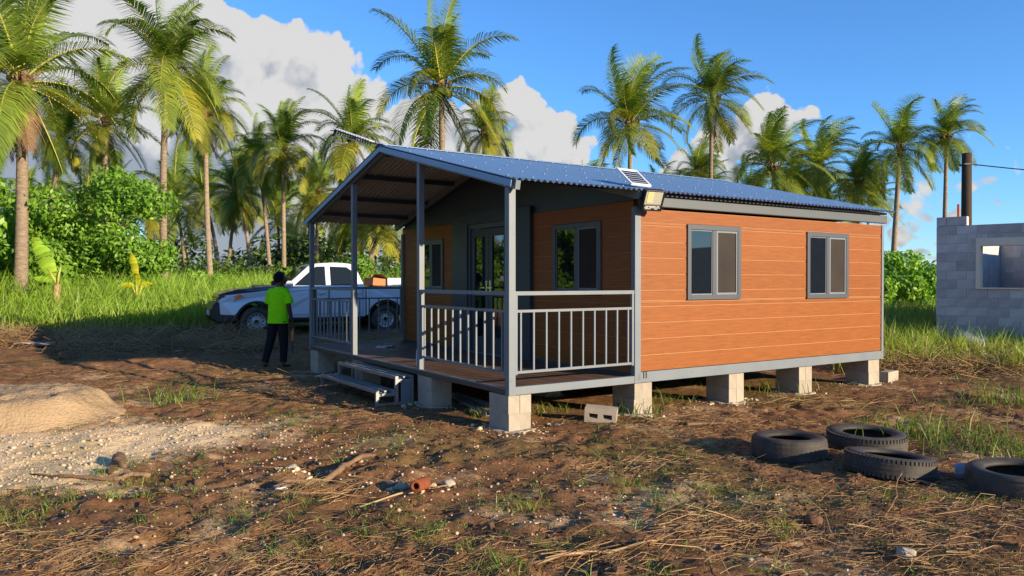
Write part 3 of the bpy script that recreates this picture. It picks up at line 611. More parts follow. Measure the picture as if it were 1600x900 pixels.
# ------------------------------------------------------------------ tyres
def tyre(x, y, r, wd, label, tilt=(0, 0), tread=False, hole=.6, sink=.0):
    h = wd/2; ri = r*hole; e = empty('old_tyre', (x, y, hz(x, y)-sink), random.uniform(0, 6), label, 'tyre', 'old tyres lying on the soil')
    e.rotation_euler = (tilt[0], tilt[1], 0)
    prof = [(ri, h*.55), (ri-.012, h*.75), (ri+.008, h*.9), (ri+.05, h*1.0), (r*.88, h*.99), (r*.955, h*.90), (r*.985, h*.78), (r, h*.5), (r*1.005, 0), (r, -h*.5), (r*.985, -h*.78), (r*.955, -h*.9), (r*.88, -h*.99), (ri+.05, -h), (ri+.008, -h*.9), (ri-.012, -h*.75), (ri, -h*.55),
            (ri+.03, -h*.78), (r*.86, -h*.85), (r*.94, -h*.5), (r*.95, 0), (r*.94, h*.5), (r*.86, h*.85), (ri+.03, h*.78)]
    MB().lathe(prof, 48, T=Matrix.Translation((0, 0, h)), closed=True).build('casing', 'rubber', e, smooth=True)
    n = 64 if tread else 0; q = MB()
    for k in range(n):
        t = 2*pi*k/n; Tm = Matrix.Translation((0, 0, h)) @ Matrix.Rotation(t, 4, 'Z')
        for s in (-1, 1): q.box(r*.965, r*1.012, -.010, .010, s*h*.72-h*.17, s*h*.72+h*.17, 0, Tm)
    for s in (-.42, 0, .42): q.lathe([(r*.998, s*h-h*.13), (r*1.010, s*h-h*.11), (r*1.010, s*h+h*.11), (r*.998, s*h+h*.13)], 48, T=Matrix.Translation((0, 0, h)))
    if not tread: q.lathe([(r*.95, h*.80), (r*.995, h*.78), (r*.995, h*.62), (r*.97, h*.60)], 48, T=Matrix.Translation((0, 0, h)))
    q.build('tread', 'rubber', e)
tyre(2.52, 6.86, .325, .225, 'worn smooth tyre lying flat, the leftmost of the four tyres', (R(-1), 0), False, .6, .03)
tyre(3.36, 7.16, .35, .19, 'old tyre lying flat behind the others with its tread catching light', (R(2), R(1)), True, .64, .03)
tyre(3.12, 6.24, .345, .17, 'old tyre leaning slightly in front of the two others', (R(-3), R(5)), True, .62, .03)
tyre(3.86, 5.72, .36, .225, 'big old tyre with wide opening cut by the right edge of the view', (R(0), R(-2)), False, .66, .03)
o = MB().lathe([(0, 0), (.09, .0), (.10, .03), (.10, .20), (.07, .24), (.035, .26), (.035, .29), (0, .29)], 14).build('plastic_jug', mat('cloudy_plastic', (.22, .25, .29), .35, .4), None, (3.60, 6.12, hz(3.60, 6.12)+.05), 0)
o.scale = (.72, .72, .72); o.rotation_euler = (R(80), 0, R(60)); tag(o, 'cloudy plastic jug lying half hidden behind the rightmost tyre', 'jug')

# ------------------------------------------------------------------ unfinished block house on the right
bx0, by0 = 9.54, 17.0; bz = .22; baz = math.atan2(-.68, .73)       # local x runs right-forward along the front wall, y into the house
bh = empty('block_house', (bx0, by0, bz), baz, 'unfinished grey concrete block house without a roof at the right edge', 'house')
BL, CH, th = .40, .2, .19; ncourse = 14; nlen = 48
wx0, wx1, wz0, wz1 = .78, 1.83, 6*CH, 11*CH+.1
full = MB().box(.004, .396, 0, th, .004, .196).mesh('block', 'cmu'); half = MB().box(.004, .196, 0, th, .004, .196).mesh('half_block', 'cmu')
rest = MB()
for c in range(ncourse):
    u = 0
    while u < nlen*BL:
        isH = (c % 2 == 1 and u == 0); w = .2 if isH else .4
        topc = c == ncourse-1 and not (u < .39 or (int(u/1.2) % 3 == 2))
        inwin = u+w > wx0 and u < wx1 and (c+1)*CH > wz0 and c*CH < wz1
        if not topc:
            if inwin:
                for p, q in ((u, min(u+w, wx0)), (max(u, wx1), u+w)):
                    zz0, zz1 = c*CH, (c+1)*CH
                    if q-p > .02: MB().box(p+.004, q-.004, 0, th, zz0+.004, zz1-.004).build('block', 'cmu', bh)
                if c*CH < wz1 < (c+1)*CH-.01: MB().box(max(u, wx0)+.004, min(u+w, wx1)-.004, 0, th, wz1, (c+1)*CH-.004).build('block', 'cmu', bh)
            elif u < 4.0: link('half_block' if isH else 'block', half if isH else full, bh, (u, random.uniform(-.003, .003), c*CH))
            else: rest.box(u+.004, u+w-.004, 0, th, c*CH+.004, (c+1)*CH-.004)
        u += w
tag(rest.build('far_blocks', 'cmu', bh), kind='stuff')
mt_ = MB(); Lw = nlen*BL; top = (ncourse-1)*CH-.01
mt_.box(.01, wx0, .008, th-.008, 0, top).box(wx1, Lw-.01, .008, th-.008, 0, top).box(wx0, wx1, .008, th-.008, 0, wz0-.005).box(wx0, wx1, .008, th-.008, wz1+.005, top)
mt_.build('mortar', 'mortar', bh)
f = MB(); y0, y1 = -.03, th+.03; q = .085
f.box(wx0-.002, wx0+q, y0, y1, wz0, wz1).box(wx1-q, wx1+.002, y0, y1, wz0, wz1).box(wx0+q, wx1-q, y0, y1-.002, wz1-.17, wz1).box(wx0+q, wx1-q, y0-.01, y1, wz0, wz0+.03)
f.build('window_surround', 'render', bh)
for nm, bxs in (('side_wall', (0, th, th+.002, 6)), ('back_wall', (th+.002, Lw, 5.8, 6)), ('added_shade_wall', (2.2, 2.39, th+.002, 5.79)), ('side_wall', (Lw-th, Lw-.01, th+.002, 5.79))):  # the partition beside the window is added, unseen, to shade the room inside
    w_ = MB().box(bxs[0], bxs[1], bxs[2], bxs[3], 0, top).build(nm, 'cmu' if nm != 'back_wall' else 'mortar', bh); gb = MB()
    for c in range(ncourse-1):
        if nm == 'back_wall':
            for k in range(9): u = .3+k*.4+(c % 2)*.2; gb.box(u+.005, u+.395, 5.79, 5.799, c*CH+.005, (c+1)*CH-.005)
    if nm == 'back_wall': tag(gb.build('block_faces', 'cmu', w_), kind='stuff')
MB().box(-.05, Lw, -.04, 6.05, -.5, -.002).build('footing', 'mortar', bh)
ro = MB(); rs_ = random.Random(5)
def rock(name, x, y, r, label, cat, mt='stone', sq=.7, sink=.3):
    me = bpy.data.meshes.new(name); bm = bmesh.new(); bmesh.ops.create_icosphere(bm, subdivisions=3, radius=r)
    ox, oy = rs_.uniform(0, 99), rs_.uniform(0, 99)
    for v in bm.verts:
        p = v.co.normalized(); k = 1+.55*float(fbm(np.array([p.x*1.3+ox+p.z]), np.array([p.y*1.3+oy-p.z*.7]), 1.1, 3)[0]); v.co = Vector((v.co.x*k, v.co.y*k, v.co.z*k*sq))
    bm.to_mesh(me); bm.free(); me.materials.append(MT[mt]); me.polygons.foreach_set('use_smooth', [True]*len(me.polygons))
    return tag(link(name, me, None, (x, y, hz(x, y)+r*sq*(1-2*sink))), label, cat)
rock('rubble_heap', 9.6, 15.75, .34, 'grey rubble heap at the foot of the block wall', 'rubble', 'mortar', .7, .2)
# pole, wire, red pipe
px_, py_ = 14.42, 24.0
pole = empty('power_pole', (px_, py_, hz(px_, py_)-.3), 0, 'dark wooden power pole rising behind the block house', 'pole')
MB().tube([(0, 0, 0), (0, 0, 3), (.0, 0, 5.44)], [.17, .155, .14], 16).build('shaft', 'pole', pole, smooth=True)
MB().tube([(.13, -.02, 5.1), (.22, -.03, 5.1)], .03, 8).box(-.16, .16, -.16, .16, 5.06, 5.10).build('insulator', 'dark_steel', pole)
wr = MB(); pts = []
for k in range(25):
    t = k/24; pts.append((px_+.2+16*t, py_-.03-9*t, 5.28-1.2*t-2.6*t*(1-t)))
wr.tube(pts, .018, 6); tag(wr.build('power_wire', 'cable', None), 'black wire sagging from the power pole to the right', 'wire')
o = MB().lathe([(0, 0), (.032, 0), (.032, 3.62), (0, 3.62)], 12).build('red_pipe', mat('red_oxide_pipe', (.42, .10, .06), .7), None, (12.16, 20.6, hz(12.16, 20.6)-.45)); tag(o, 'thin reddish pipe standing beside the dark pole behind the block wall', 'pipe')

# ------------------------------------------------------------------ pickup truck (x forward, y left)
tr_a, tr_b = Vector((-5.93, 17.5)), Vector((-3.17, 18.9)); hd = (tr_a-tr_b).normalized()
tz = (hz(tr_a.x, tr_a.y)+hz(tr_b.x, tr_b.y))/2; left = Vector((-hd.y, hd.x)); tc_ = tr_a - left*.76
zf = hz(*tc_)
truck = empty('pickup_truck', (tc_.x, tc_.y, .30), math.atan2(hd.y, hd.x), 'silver double cab pickup truck with black bonnet parked by the tall grass', 'pickup truck')
truck.rotation_euler.y = 0
wr_r = .355
def arc(cx_, r, a0, a1, n=9): return [(cx_+r*cos(R(a0+(a1-a0)*k/(n-1))), wr_r+r*sin(R(a0+(a1-a0)*k/(n-1)))) for k in range(n)]
def shell(profile, yfun, mats, name, bevel=.025):
    m = MB(); n = len(profile); vs = []
    for s in (1, -1): vs += [(x, s*yfun(x, z), z) for x, z in profile]
    m.add(vs, [tuple(range(n)), tuple(range(2*n-1, n-1, -1))] + [(i, (i+1) % n, (i+1) % n+n, i+n) for i in range(n)])
    return m.build(name, mats, truck, bevel=bevel, segs=3)
def yb(x, z): return (.875 - .10*max(0, (x-.25)/.6)**2) - .05*max(0, (z-.85)/.3)**2 - (.04 if z < .5 else 0)
front = [(.50, .50), (.78, .52), (.80, .80), (.76, .90), (.35, 1.0), (-.30, 1.07), (-.62, 1.12), (-1.6, 1.14), (-2.58, 1.14)]
body = front + [(-2.58, .42)] + [(-.5, .42)] + arc(0, .45, 172, 12)
shell(body, yb, 'car_paint', 'body')
bed = [(-2.60, 1.15), (-4.30, 1.15), (-4.34, .9), (-4.33, .52)] + arc(-3.085, .46, 160-130+150-180+10, 170)
bed = [(-2.60, 1.15), (-2.60, .45)] + arc(-3.085, .46, 12, 168)[0:1] + arc(-3.085, .46, 12, 168)[1:] + [(-4.25, .52), (-4.34, .60), (-4.34, .95), (-4.30, 1.15)]
shell(bed, lambda x, z: .87-.03*max(0, (z-.85)/.3)**2, 'car_paint', 'cargo_bed')
MB().box(-4.25, -2.66, -.72, .72, 1.14, 1.156).build('bed_floor', 'black', truck)
hood = [(.83, .88), (.80, .99), (.40, 1.10), (-.30, 1.17), (-.66, 1.195), (-.66, 1.10), (-.3, 1.02)]
shell(hood, lambda x, z: .80-.10*max(0, (x-.1)/.7), 'car_black', 'bonnet', .02)
MB().box(-.02, -.42, -.20, .20, 1.13, 1.20).build('bonnet_scoop', 'car_black', truck, bevel=.03)
def ybump(x, z): return .87-.16*max(0, (x-.45)/.5)
shell([(.42, .36), (.84, .32), (.95, .42), (.97, .64), (.90, .80), (.66, .80), (.46, .70)], ybump, 'black', 'front_bumper', .04)
MB().box(.775, .83, -.50, .50, .76, .93).build('grille', 'black', truck, bevel=.02)
for k in range(3): MB().box(.831, .838, -.46, .46, .785+.045*k, .80+.045*k).build('grille_bar', 'chrome', truck)
MB().box(.965, .98, -.26, .26, .50, .62).build('number_plate', 'white', truck)
for s in (1, -1):
    h_ = MB().add([(.815, s*.52, .77), (.62, s*.80, .78), (.28, s*.865, .93), (.36, s*.855, 1.0), (.66, s*.74, .965), (.80, s*.52, .93)] + [(.70, s*.50, .77), (.55, s*.72, .78), (.24, s*.80, .93), (.32, s*.80, .99), (.58, s*.68, .95), (.7, s*.5, .92)],
        [(0,1,2,3,4,5), (0,6,7,1), (1,7,8,2), (2,8,9,3), (3,9,10,4), (4,10,11,5), (5,11,6,0)]).build('headlight', 'lens', truck)
    MB().add([(.47, s*.838, .86), (.285, s*.868, .935), (.36, s*.860, .992), (.50, s*.825, .955)] + [(.45, s*.80, .86), (.27, s*.82, .935), (.35, s*.82, .99), (.48, s*.79, .95)], [(0,1,2,3), (0,4,5,1), (1,5,6,2), (2,6,7,3), (3,7,4,0)]).build('indicator', 'amber', h_)
def yc(x, z): return .80-.17*(z-1.14)/.6
cab = [(-.60, 1.13), (-.66, 1.17), (-1.20, 1.64), (-1.40, 1.715), (-1.85, 1.745), (-2.22, 1.72), (-2.36, 1.66), (-2.56, 1.16), (-2.57, 1.13)]
shell(cab, yc, 'car_paint', 'cab', .03)
def pane(pts, name='side_window', mt='car_glass', o=.006):
    for s in (1, -1):
        n = len(pts); MB().add([(x, s*(yc(x, z)+o), z) for x, z in pts] + [(x, s*(yc(x, z)-.02), z) for x, z in pts], [tuple(range(n)), tuple(range(2*n-1, n-1, -1))] + [(i, (i+1) % n, (i+1) % n+n, i+n) for i in range(n)]).build(name, mt, truck)
pane([(-.86, 1.19), (-1.22, 1.50), (-1.40, 1.64), (-1.61, 1.645), (-1.61, 1.19)]); pane([(-1.73, 1.19), (-1.73, 1.645), (-2.14, 1.63), (-2.25, 1.55), (-2.30, 1.40), (-2.28, 1.19)])
ws = [(-.70, 1.205), (-1.19, 1.63)]
MB().add([(x+.018, s*y_, z+.018) for (x, z), y_ in zip(ws, (.74, .60)) for s in (1, -1)] + [(x-.02, s*y_, z-.02) for (x, z), y_ in zip(ws, (.74, .60)) for s in (1, -1)], [(0,1,3,2), (4,6,7,5), (0,4,5,1), (2,3,7,6), (0,2,6,4), (1,5,7,3)]).build('windscreen', 'car_glass', truck)
MB().add([(x-.018, s*y_, z) for (x, z), y_ in zip([(-2.53, 1.26), (-2.40, 1.6)], (.66, .56)) for s in (1, -1)] + [(x+.02, s*y_, z) for (x, z), y_ in zip([(-2.53, 1.26), (-2.40, 1.6)], (.66, .56)) for s in (1, -1)], [(0,1,3,2), (4,6,7,5), (0,4,5,1), (2,3,7,6), (0,2,6,4), (1,5,7,3)]).build('rear_window', 'car_glass', truck)
for s in (1, -1):
    for x0, x1 in ((-.72, -1.66), (-1.68, -2.50)):
        dr = MB()
        yy = lambda z: s*(yb(-1.5, z)+.004)
        d_ = .010
        for a, b in (((x0, .50), (x0, 1.10)), ((x1, .50), (x1, 1.10)), ((x0, .50), (x1, .50))): dr.bar((a[0], s*(yb(a[0], a[1])+.001), a[1]), (b[0], s*(yb(b[0], b[1])+.001), b[1]), .008, .008)
        d = dr.build('door_gap', 'black', truck)
        MB().box(x1+.08, x1+.24, s*.868-.022, s*.868+.022, .985, 1.02).build('door_handle', 'car_paint', truck, bevel=.01)
    MB().box(-.62, -.80, s*.84-.0, s*1.02, 1.16, 1.30).build('wing_mirror', 'lens' if s > 0 else 'black', truck, bevel=.03)
    MB().box(-2.5, -.58, s*.83-.04, s*.83+.04, .36, .43).build('side_step', 'black', truck, bevel=.02)
    for x in (0, -3.085):
        fa = MB(); pts = arc(x, .455, 8, 172, 15)
        for (p, q_) in zip(pts[:-1], pts[1:]): fa.bar((p[0], s*.872, p[1]), (q_[0], s*.872, q_[1]), .05, .045, up=(0, 1, 0))
        fa.build('wheel_arch', 'black', truck)
        wh = empty('wheel', (x, s*.74, wr_r)); wh.parent = truck; wh.rotation_euler = (R(-90)*s, 0, 0)
        rp_ = wr_r; MB().lathe([(.20, -.10), (.215, .10), (.26, .12), (.33, .105), (rp_, .07), (rp_, -.07), (.33, -.10)], 36, closed=True).build('tyre', 'rubber', wh, smooth=True)
        MB().lathe([(0, .055), (.06, .06), (.085, .04), (.12, .055), (.175, .045), (.205, .075), (.212, .09), (.20, .02), (.0, .01)], 32).build('rim', 'rim', wh, smooth=True)
        for k in range(12):
            t = 2*pi*k/12; MB().box(.135, .170, -.017, .017, .047, .060, 0, Matrix.Rotation(t, 4, 'Z')).build('rim_slot', 'black', wh)
        MB().lathe([(0, .085), (.045, .08), (.05, .05)], 16).build('hub_cap', 'black', wh)
    MB().box(-4.33, -4.24, s*.80-.05, s*.80+.05, .78, 1.0).build('tail_light', 'red', truck)
MB().box(-2.4, -.2, -.6, .6, .3, .5).box(-4.2, -2.4, -.45, .45, .42, .55).build('chassis', 'black', truck)
MB().box(-.15, .15, -.72, .72, .30, .41).box(-3.2, -2.95, -.72, .72, .30, .41).build('axle', 'black', truck)
tm = Matrix.Translation(truck.location) @ Matrix.Rotation(truck.rotation_euler.z, 4, 'Z')
def cargo(name, x, y, z, sx_, sy_, sz, rz, mt, label, cat, tilt=0):
    p = tm @ Vector((x, y, z)); o = MB().box(-sx_/2, sx_/2, -sy_/2, sy_/2, 0, sz).build(name, mt, None, p, truck.rotation_euler.z+rz, bevel=.006); o.rotation_euler.y = tilt
    return tag(o, label, cat)
b1 = cargo('cardboard_box', -2.98, .3, 1.157, .42, .5, .20, .2, 'cardboard', 'brown cardboard box in the truck bed right behind the cab', 'box', R(-6))
MB().add([(-.21, -.25, .20), (-.21, .25, .20), (-.02, .22, .31), (-.02, -.22, .31), (-.21, -.25, .197), (-.21, .25, .197), (-.02, .22, .307), (-.02, -.22, .307)], [(0,1,2,3),(4,7,6,5),(0,4,5,1),(2,6,7,3)]).build('flap', 'cardboard', b1)
cargo('white_box', -3.40, .4, 1.157, .34, .4, .21, -.1, 'paper', 'white carton in the truck bed beside the brown box', 'box')
cargo('white_sack', -3.85, .42, 1.157, .5, .42, .14, .1, 'paper', 'low white bundle at the back of the truck bed', 'bundle')
cargo('wood_offcut', -3.12, .0, 1.36, .5, .1, .05, .4, 'cardboard', 'reddish plank end lying across the truck bed load', 'plank', R(-8))
# ------------------------------------------------------------------ person (local y forward = away from the viewer, x right)
px, py = -4.29, 13.85
person = empty('person', (px, py, hz(px, py)-.01), R(-14), 'person in a lime green T-shirt and black trousers seen from behind, holding a wooden-handled tool', 'person')
def skin_mesh(name, nodes, edges, mt, root=0, sub=2):
    me = bpy.data.meshes.new(name); me.from_pydata([n[0] for n in nodes], edges, []); ob = bpy.data.objects.new(name, me); col.objects.link(ob)
    md = ob.modifiers.new('skin', 'SKIN'); md.use_smooth_shade = True
    sv = me.skin_vertices[0].data
    for i, n in enumerate(nodes): r = n[1]; sv[i].radius = r if isinstance(r, tuple) else (r, r); sv[i].use_root = (i == root)
    s2 = ob.modifiers.new('sub', 'SUBSURF'); s2.levels = sub; s2.render_levels = sub
    dg = bpy.context.evaluated_depsgraph_get(); m2 = bpy.data.meshes.new_from_object(ob.evaluated_get(dg)); bpy.data.objects.remove(ob); m2.name = name
    m2.materials.clear(); m2.materials.append(MT[mt]); m2.polygons.foreach_set('use_smooth', [True]*len(m2.polygons)); return m2
nodes = [((0, 0, .92), .13), ((0, .01, 1.12), .12), ((0, .02, 1.32), .10), ((.01, .02, 1.43), .075), ((.015, .035, 1.50), .055), ((.02, .045, 1.57), .080), ((.02, .05, 1.65), .085)]
edges = [(i, i+1) for i in range(6)]
def chain(start, pts):
    p = start
    for q, r in pts: nodes.append((q, r)); edges.append((p, len(nodes)-1)); p = len(nodes)-1
    return p
for s in (-1, 1):
    if s > 0: arm = [((.17, .01, 1.37), .05), ((.225, -.01, 1.12), .045), ((.235, .06, .88), .036), ((.235, .085, .79), .030), ((.235, .10, .72), .036)]
    else: arm = [((-.17, .03, 1.37), .05), ((-.215, .08, 1.13), .045), ((-.17, .24, 1.0), .036), ((-.15, .30, .96), .030), ((-.145, .35, .94), .034)]
    w = chain(2, arm); base = Vector(nodes[w][0])
    down = Vector((0, .12, -1)).normalized() if s > 0 else Vector((.0, .9, -.3)).normalized(); side = Vector((0, 1, .1)).normalized() if s > 0 else Vector((1, 0, 0)); curl = Vector((-s, 0, 0)) if s > 0 else Vector((0, -.3, -1))
    for k, ln in enumerate((.062, .07, .066, .052)):
        o_ = side*((k-1.5)*.021); chain(w, [(tuple(base+o_+down*.03), .010), (tuple(base+o_+down*(.03+ln*.55)+curl*.012), .0095), (tuple(base+o_+down*(.03+ln*.7)+curl*.045), .0085)])
    chain(w, [(tuple(base+side*.035-down*.015), .011), (tuple(base+side*.05+down*.02+curl*.02), .010)])
    if s > 0: leg = [((.095, -.01, .86), .085), ((.105, .02, .47), .058), ((.12, -.02, .10), .038), ((.12, -.03, .035), .035), ((.135, .10, .025), (.036, .022)), ((.14, .17, .02), (.03, .016))]
    else: leg = [((-.095, .0, .86), .085), ((-.135, -.03, .47), .058), ((-.17, -.16, .10), .038), ((-.175, -.18, .035), .035), ((-.20, -.06, .025), (.036, .022)), ((-.215, .01, .02), (.03, .016))]
    chain(0, leg)
body = link('body', skin_mesh('body', nodes, edges, 'skin'), person)
# head detail turned to the right
hm = bpy.data.meshes.new('head'); bm = bmesh.new(); bmesh.ops.create_uvsphere(bm, u_segments=24, v_segments=16, radius=1)
for v in bm.verts:
    x, y, z = v.co; f = max(0, x)
    v.co = Vector((x*.098 + (.012 if x > 0 and z < -.1 else 0), y*.077*(1-.12*max(0, -z)), z*.118))
    if x > .8 and abs(y) < .3 and -.25 < z < .2: v.co.x += .020*(1-abs(y)/.3)          # nose
    if x > .75 and -.6 < z < -.4: v.co.x += .006                                          # lips
    if x > .7 and .12 < z < .34 and .2 < abs(y) < .65: v.co.x -= .008                     # eye sockets
bm.to_mesh(hm); bm.free(); hm.materials.append(MT['skin']); hm.polygons.foreach_set('use_smooth', [True]*len(hm.polygons))
head = link('head', hm, person, (.025, .05, 1.595), R(38))
for s in (-1, 1):
    MB().rings([((.085, s*.030, .018), .001, .001), ((.087, s*.030, .022), .007, .009), ((.086, s*.03, .03), .001, .001)], 8).build('eye', 'white', head)
    MB().tube([(-.005, s*.074, -.03), (-.012, s*.086, 0), (-.008, s*.084, .028), (.01, s*.074, .03)], .009, 6).build('ear', 'skin', head, smooth=True)
hr = bpy.data.meshes.new('hair'); bm = bmesh.new(); bmesh.ops.create_uvsphere(bm, u_segments=28, v_segments=18, radius=1)
for v in bm.verts:
    x, y, z = v.co; k = 1+.10*float(fbm(np.array([x*6+4]), np.array([y*6+z*5]), 1, 3)[0])
    v.co = Vector((x*.115-.018, y*.096, z*.115+.035))*k
bmesh.ops.delete(bm, geom=[v for v in bm.verts if v.co.x > .045 and v.co.z < .075 or v.co.z < -.055], context='VERTS')
bm.to_mesh(hr); bm.free(); hr.materials.append(MT['hair']); hr.polygons.foreach_set('use_smooth', [True]*len(hr.polygons)); link('hair', hr, head)
# clothes
sh = MB().rings([((0, .0, .80), .205, .145), ((0, .0, .86), .200, .142), ((0, .0, .98), .190, .130), ((0, .01, 1.12), .192, .128), ((0, .02, 1.24), .205, .132), ((0, .02, 1.34), .205, .125), ((0, .02, 1.40), .165, .105), ((.005, .02, 1.44), .10, .082), ((.01, .025, 1.465), .072, .068)], 28, cap=False)
sh.tube([(.10, .02, 1.37), (.17, .015, 1.375), (.215, .005, 1.28), (.235, 0, 1.16)], [.085, .088, .080, .078], 14, cap=False); sh.tube([(-.10, .02, 1.37), (-.17, .025, 1.375), (-.21, .04, 1.28), (-.228, .065, 1.17)], [.085, .088, .080, .078], 14, cap=False)
o = sh.build('shirt', 'shirt', person, smooth=True); md = o.modifiers.new('sub', 'SUBSURF'); md.levels = 1; md.render_levels = 1
tr = MB().rings([((0, 0, .98), .165, .115), ((0, 0, .90), .180, .125), ((0, -.005, .80), .185, .125), ((0, -.005, .74), .17, .11)], 20)
tr.tube([(.095, -.01, .84), (.10, 0, .66), (.107, .02, .47), (.115, 0, .28), (.12, -.02, .09)], [.105, .098, .080, .072, .062], 14, cap=False); tr.tube([(-.095, 0, .84), (-.11, -.01, .66), (-.135, -.03, .47), (-.155, -.10, .28), (-.17, -.16, .09)], [.105, .098, .080, .072, .062], 14, cap=False)
o = tr.build('trousers', 'trousers', person, smooth=True); md = o.modifiers.new('sub', 'SUBSURF'); md.levels = 1; md.render_levels = 1
pm_ = Matrix.Translation(person.location) @ Matrix.Rotation(R(-14), 4, 'Z')
tl = empty('bush_knife', pm_ @ Vector((.235, .10, .66)), R(-14), 'tool with orange wooden handle and dark blade hanging from the right hand', 'tool')
MB().tube([(0, 0, .10), (0, 0, .05), (.0, 0, -.06), (.0, -.005, -.20)], [.018, .02, .026, .030], 10).build('handle', 'handle', tl, smooth=True)
MB().add([(-.012, 0, -.16), (.012, 0, -.16), (.03, -.01, -.30), (.02, -.01, -.44), (-.015, -.01, -.40), (-.02, -.008, -.25)] + [(-.012, .005, -.16), (.012, .005, -.16), (.03, -.005, -.30), (.02, -.005, -.44), (-.015, -.005, -.40), (-.02, -.003, -.25)],
     [(0,1,2,3,4,5), (11,10,9,8,7,6)] + [(i, (i+6), (i+1) % 6+6, (i+1) % 6) for i in range(6)]).build('blade', 'dark_steel', tl)

# ------------------------------------------------------------------ coconut palms
NL = 64
def frond_arrays(e0, az, wind, L, seed, droop):
    r = np.random.default_rng(seed); n = 14; d = np.array([cos(e0)*cos(az), cos(e0)*sin(az), sin(e0)]); p = np.zeros(3); ps = [p]; ds = [d]; st = L/n
    g = (.055+.05*max(0, cos(e0)))*droop
    for k in range(n):
        t = (k+1)/n; d = d + np.array([wind*.12*t, wind*.02*t, -g*(.35+1.9*t)]); d = d/np.linalg.norm(d); p = p+d*st; ps.append(p); ds.append(d)
    ps = np.array(ps); ds = np.array(ds); V = []; F = []; MI = []
    def ev(s):
        f = s*n; i = min(int(f), n-1); u = f-i; return ps[i]*(1-u)+ps[i+1]*u, ds[i]*(1-u)+ds[i+1]*u
    side0 = np.array([-sin(az), cos(az), 0.])
    # rib: three sided
    for i in range(n+1):
        w = .034*(1-.85*i/n)+.004; side = side0; up = np.cross(ds[i], side); V += [ps[i]+side*w, ps[i]-side*w, ps[i]-up*w*1.3]
        if i: b = (i-1)*3; F += [(b+a, b+c, b+3+c, b+3+a) for a, c in ((0, 1), (1, 2), (2, 0))]; MI += [1]*3
    for k in range(NL):
        s = .10+.89*(k+.5)/NL
        for sg in (-1, 1):
            p0, dd_ = ev(min(.999, s+r.uniform(-.006, .006))); dd_ = dd_/np.linalg.norm(dd_); up = np.cross(dd_, side0); up = up if up[2] > 0 or abs(dd_[2]) > .9 else -up
            ln = (.30+.75*sin(pi*min(1, (s*.86+.14))**.8))*1.22*(L/4)*r.uniform(.8, 1.12); wd = .029*(L/4)*r.uniform(.85, 1.15)
            out = dd_*(.28+.6*s)+side0*sg*(1-.25*s)+up*(.10+.14*r.random()); out = out/np.linalg.norm(out)
            q1 = p0+out*ln*.45; o2 = out+np.array([wind*.28, 0, -.62-.25*r.random()])*(.9+.35*max(0, -sin(e0))); o2 = o2/np.linalg.norm(o2); q2 = q1+o2*ln*.55
            wv = np.cross(out, up); wv = wv/(np.linalg.norm(wv)+1e-9)*.75 + dd_*.25; b = len(V)
            V += [p0+wv*wd*.7, p0-wv*wd*.7, q1+wv*wd, q1-wv*wd, q2+wv*wd*.12, q2-wv*wd*.12]; F += [(b, b+1, b+3, b+2), (b+2, b+3, b+5, b+4)]; MI += [0, 0]
    return np.array(V), np.array(F), MI
NAZ = 9
ELEV = [(84, .8, 'frond_young'), (66, 1.0, 'frond_young'), (47, 1.0, 'frond_mid'), (27, 1.1, 'frond_mid'), (5, 1.15, 'frond_mid'), (-20, 1.1, 'frond_old'), (-46, .9, 'frond_old'), (-74, .5, 'frond_dead')]
FR = {}
def frond(ei, ai, wi, alt=False, var=0):
    key = (ei, ai, wi, alt, var)
    if key not in FR:
        e, dr, mt = ELEV[ei]; wind = (.35, 1.0)[wi]
        V, F, MI = frond_arrays(R(e), 2*pi*ai/NAZ, wind, (3.35 if ei < 6 else 2.9 if ei < 7 else 2.1)*(1, .9, 1.05)[var], ei*100+ai*7+wi+var*1000, dr*(1.05, 1.45, .8)[var])
        if alt: mt = {'frond_old': 'frond_mid', 'frond_mid': 'frond_old'}.get(mt, mt)
        FR[key] = npmesh('frond', V, F, [mt, 'rachis' if ei < 7 else 'frond_dead'], MI)
    return FR[key]
nutm = MB().lathe([(0, -.13), (.06, -.11), (.10, -.04), (.10, .04), (.055, .11), (0, .13)], 10).mesh('coconut', 'coconut', smooth=True)
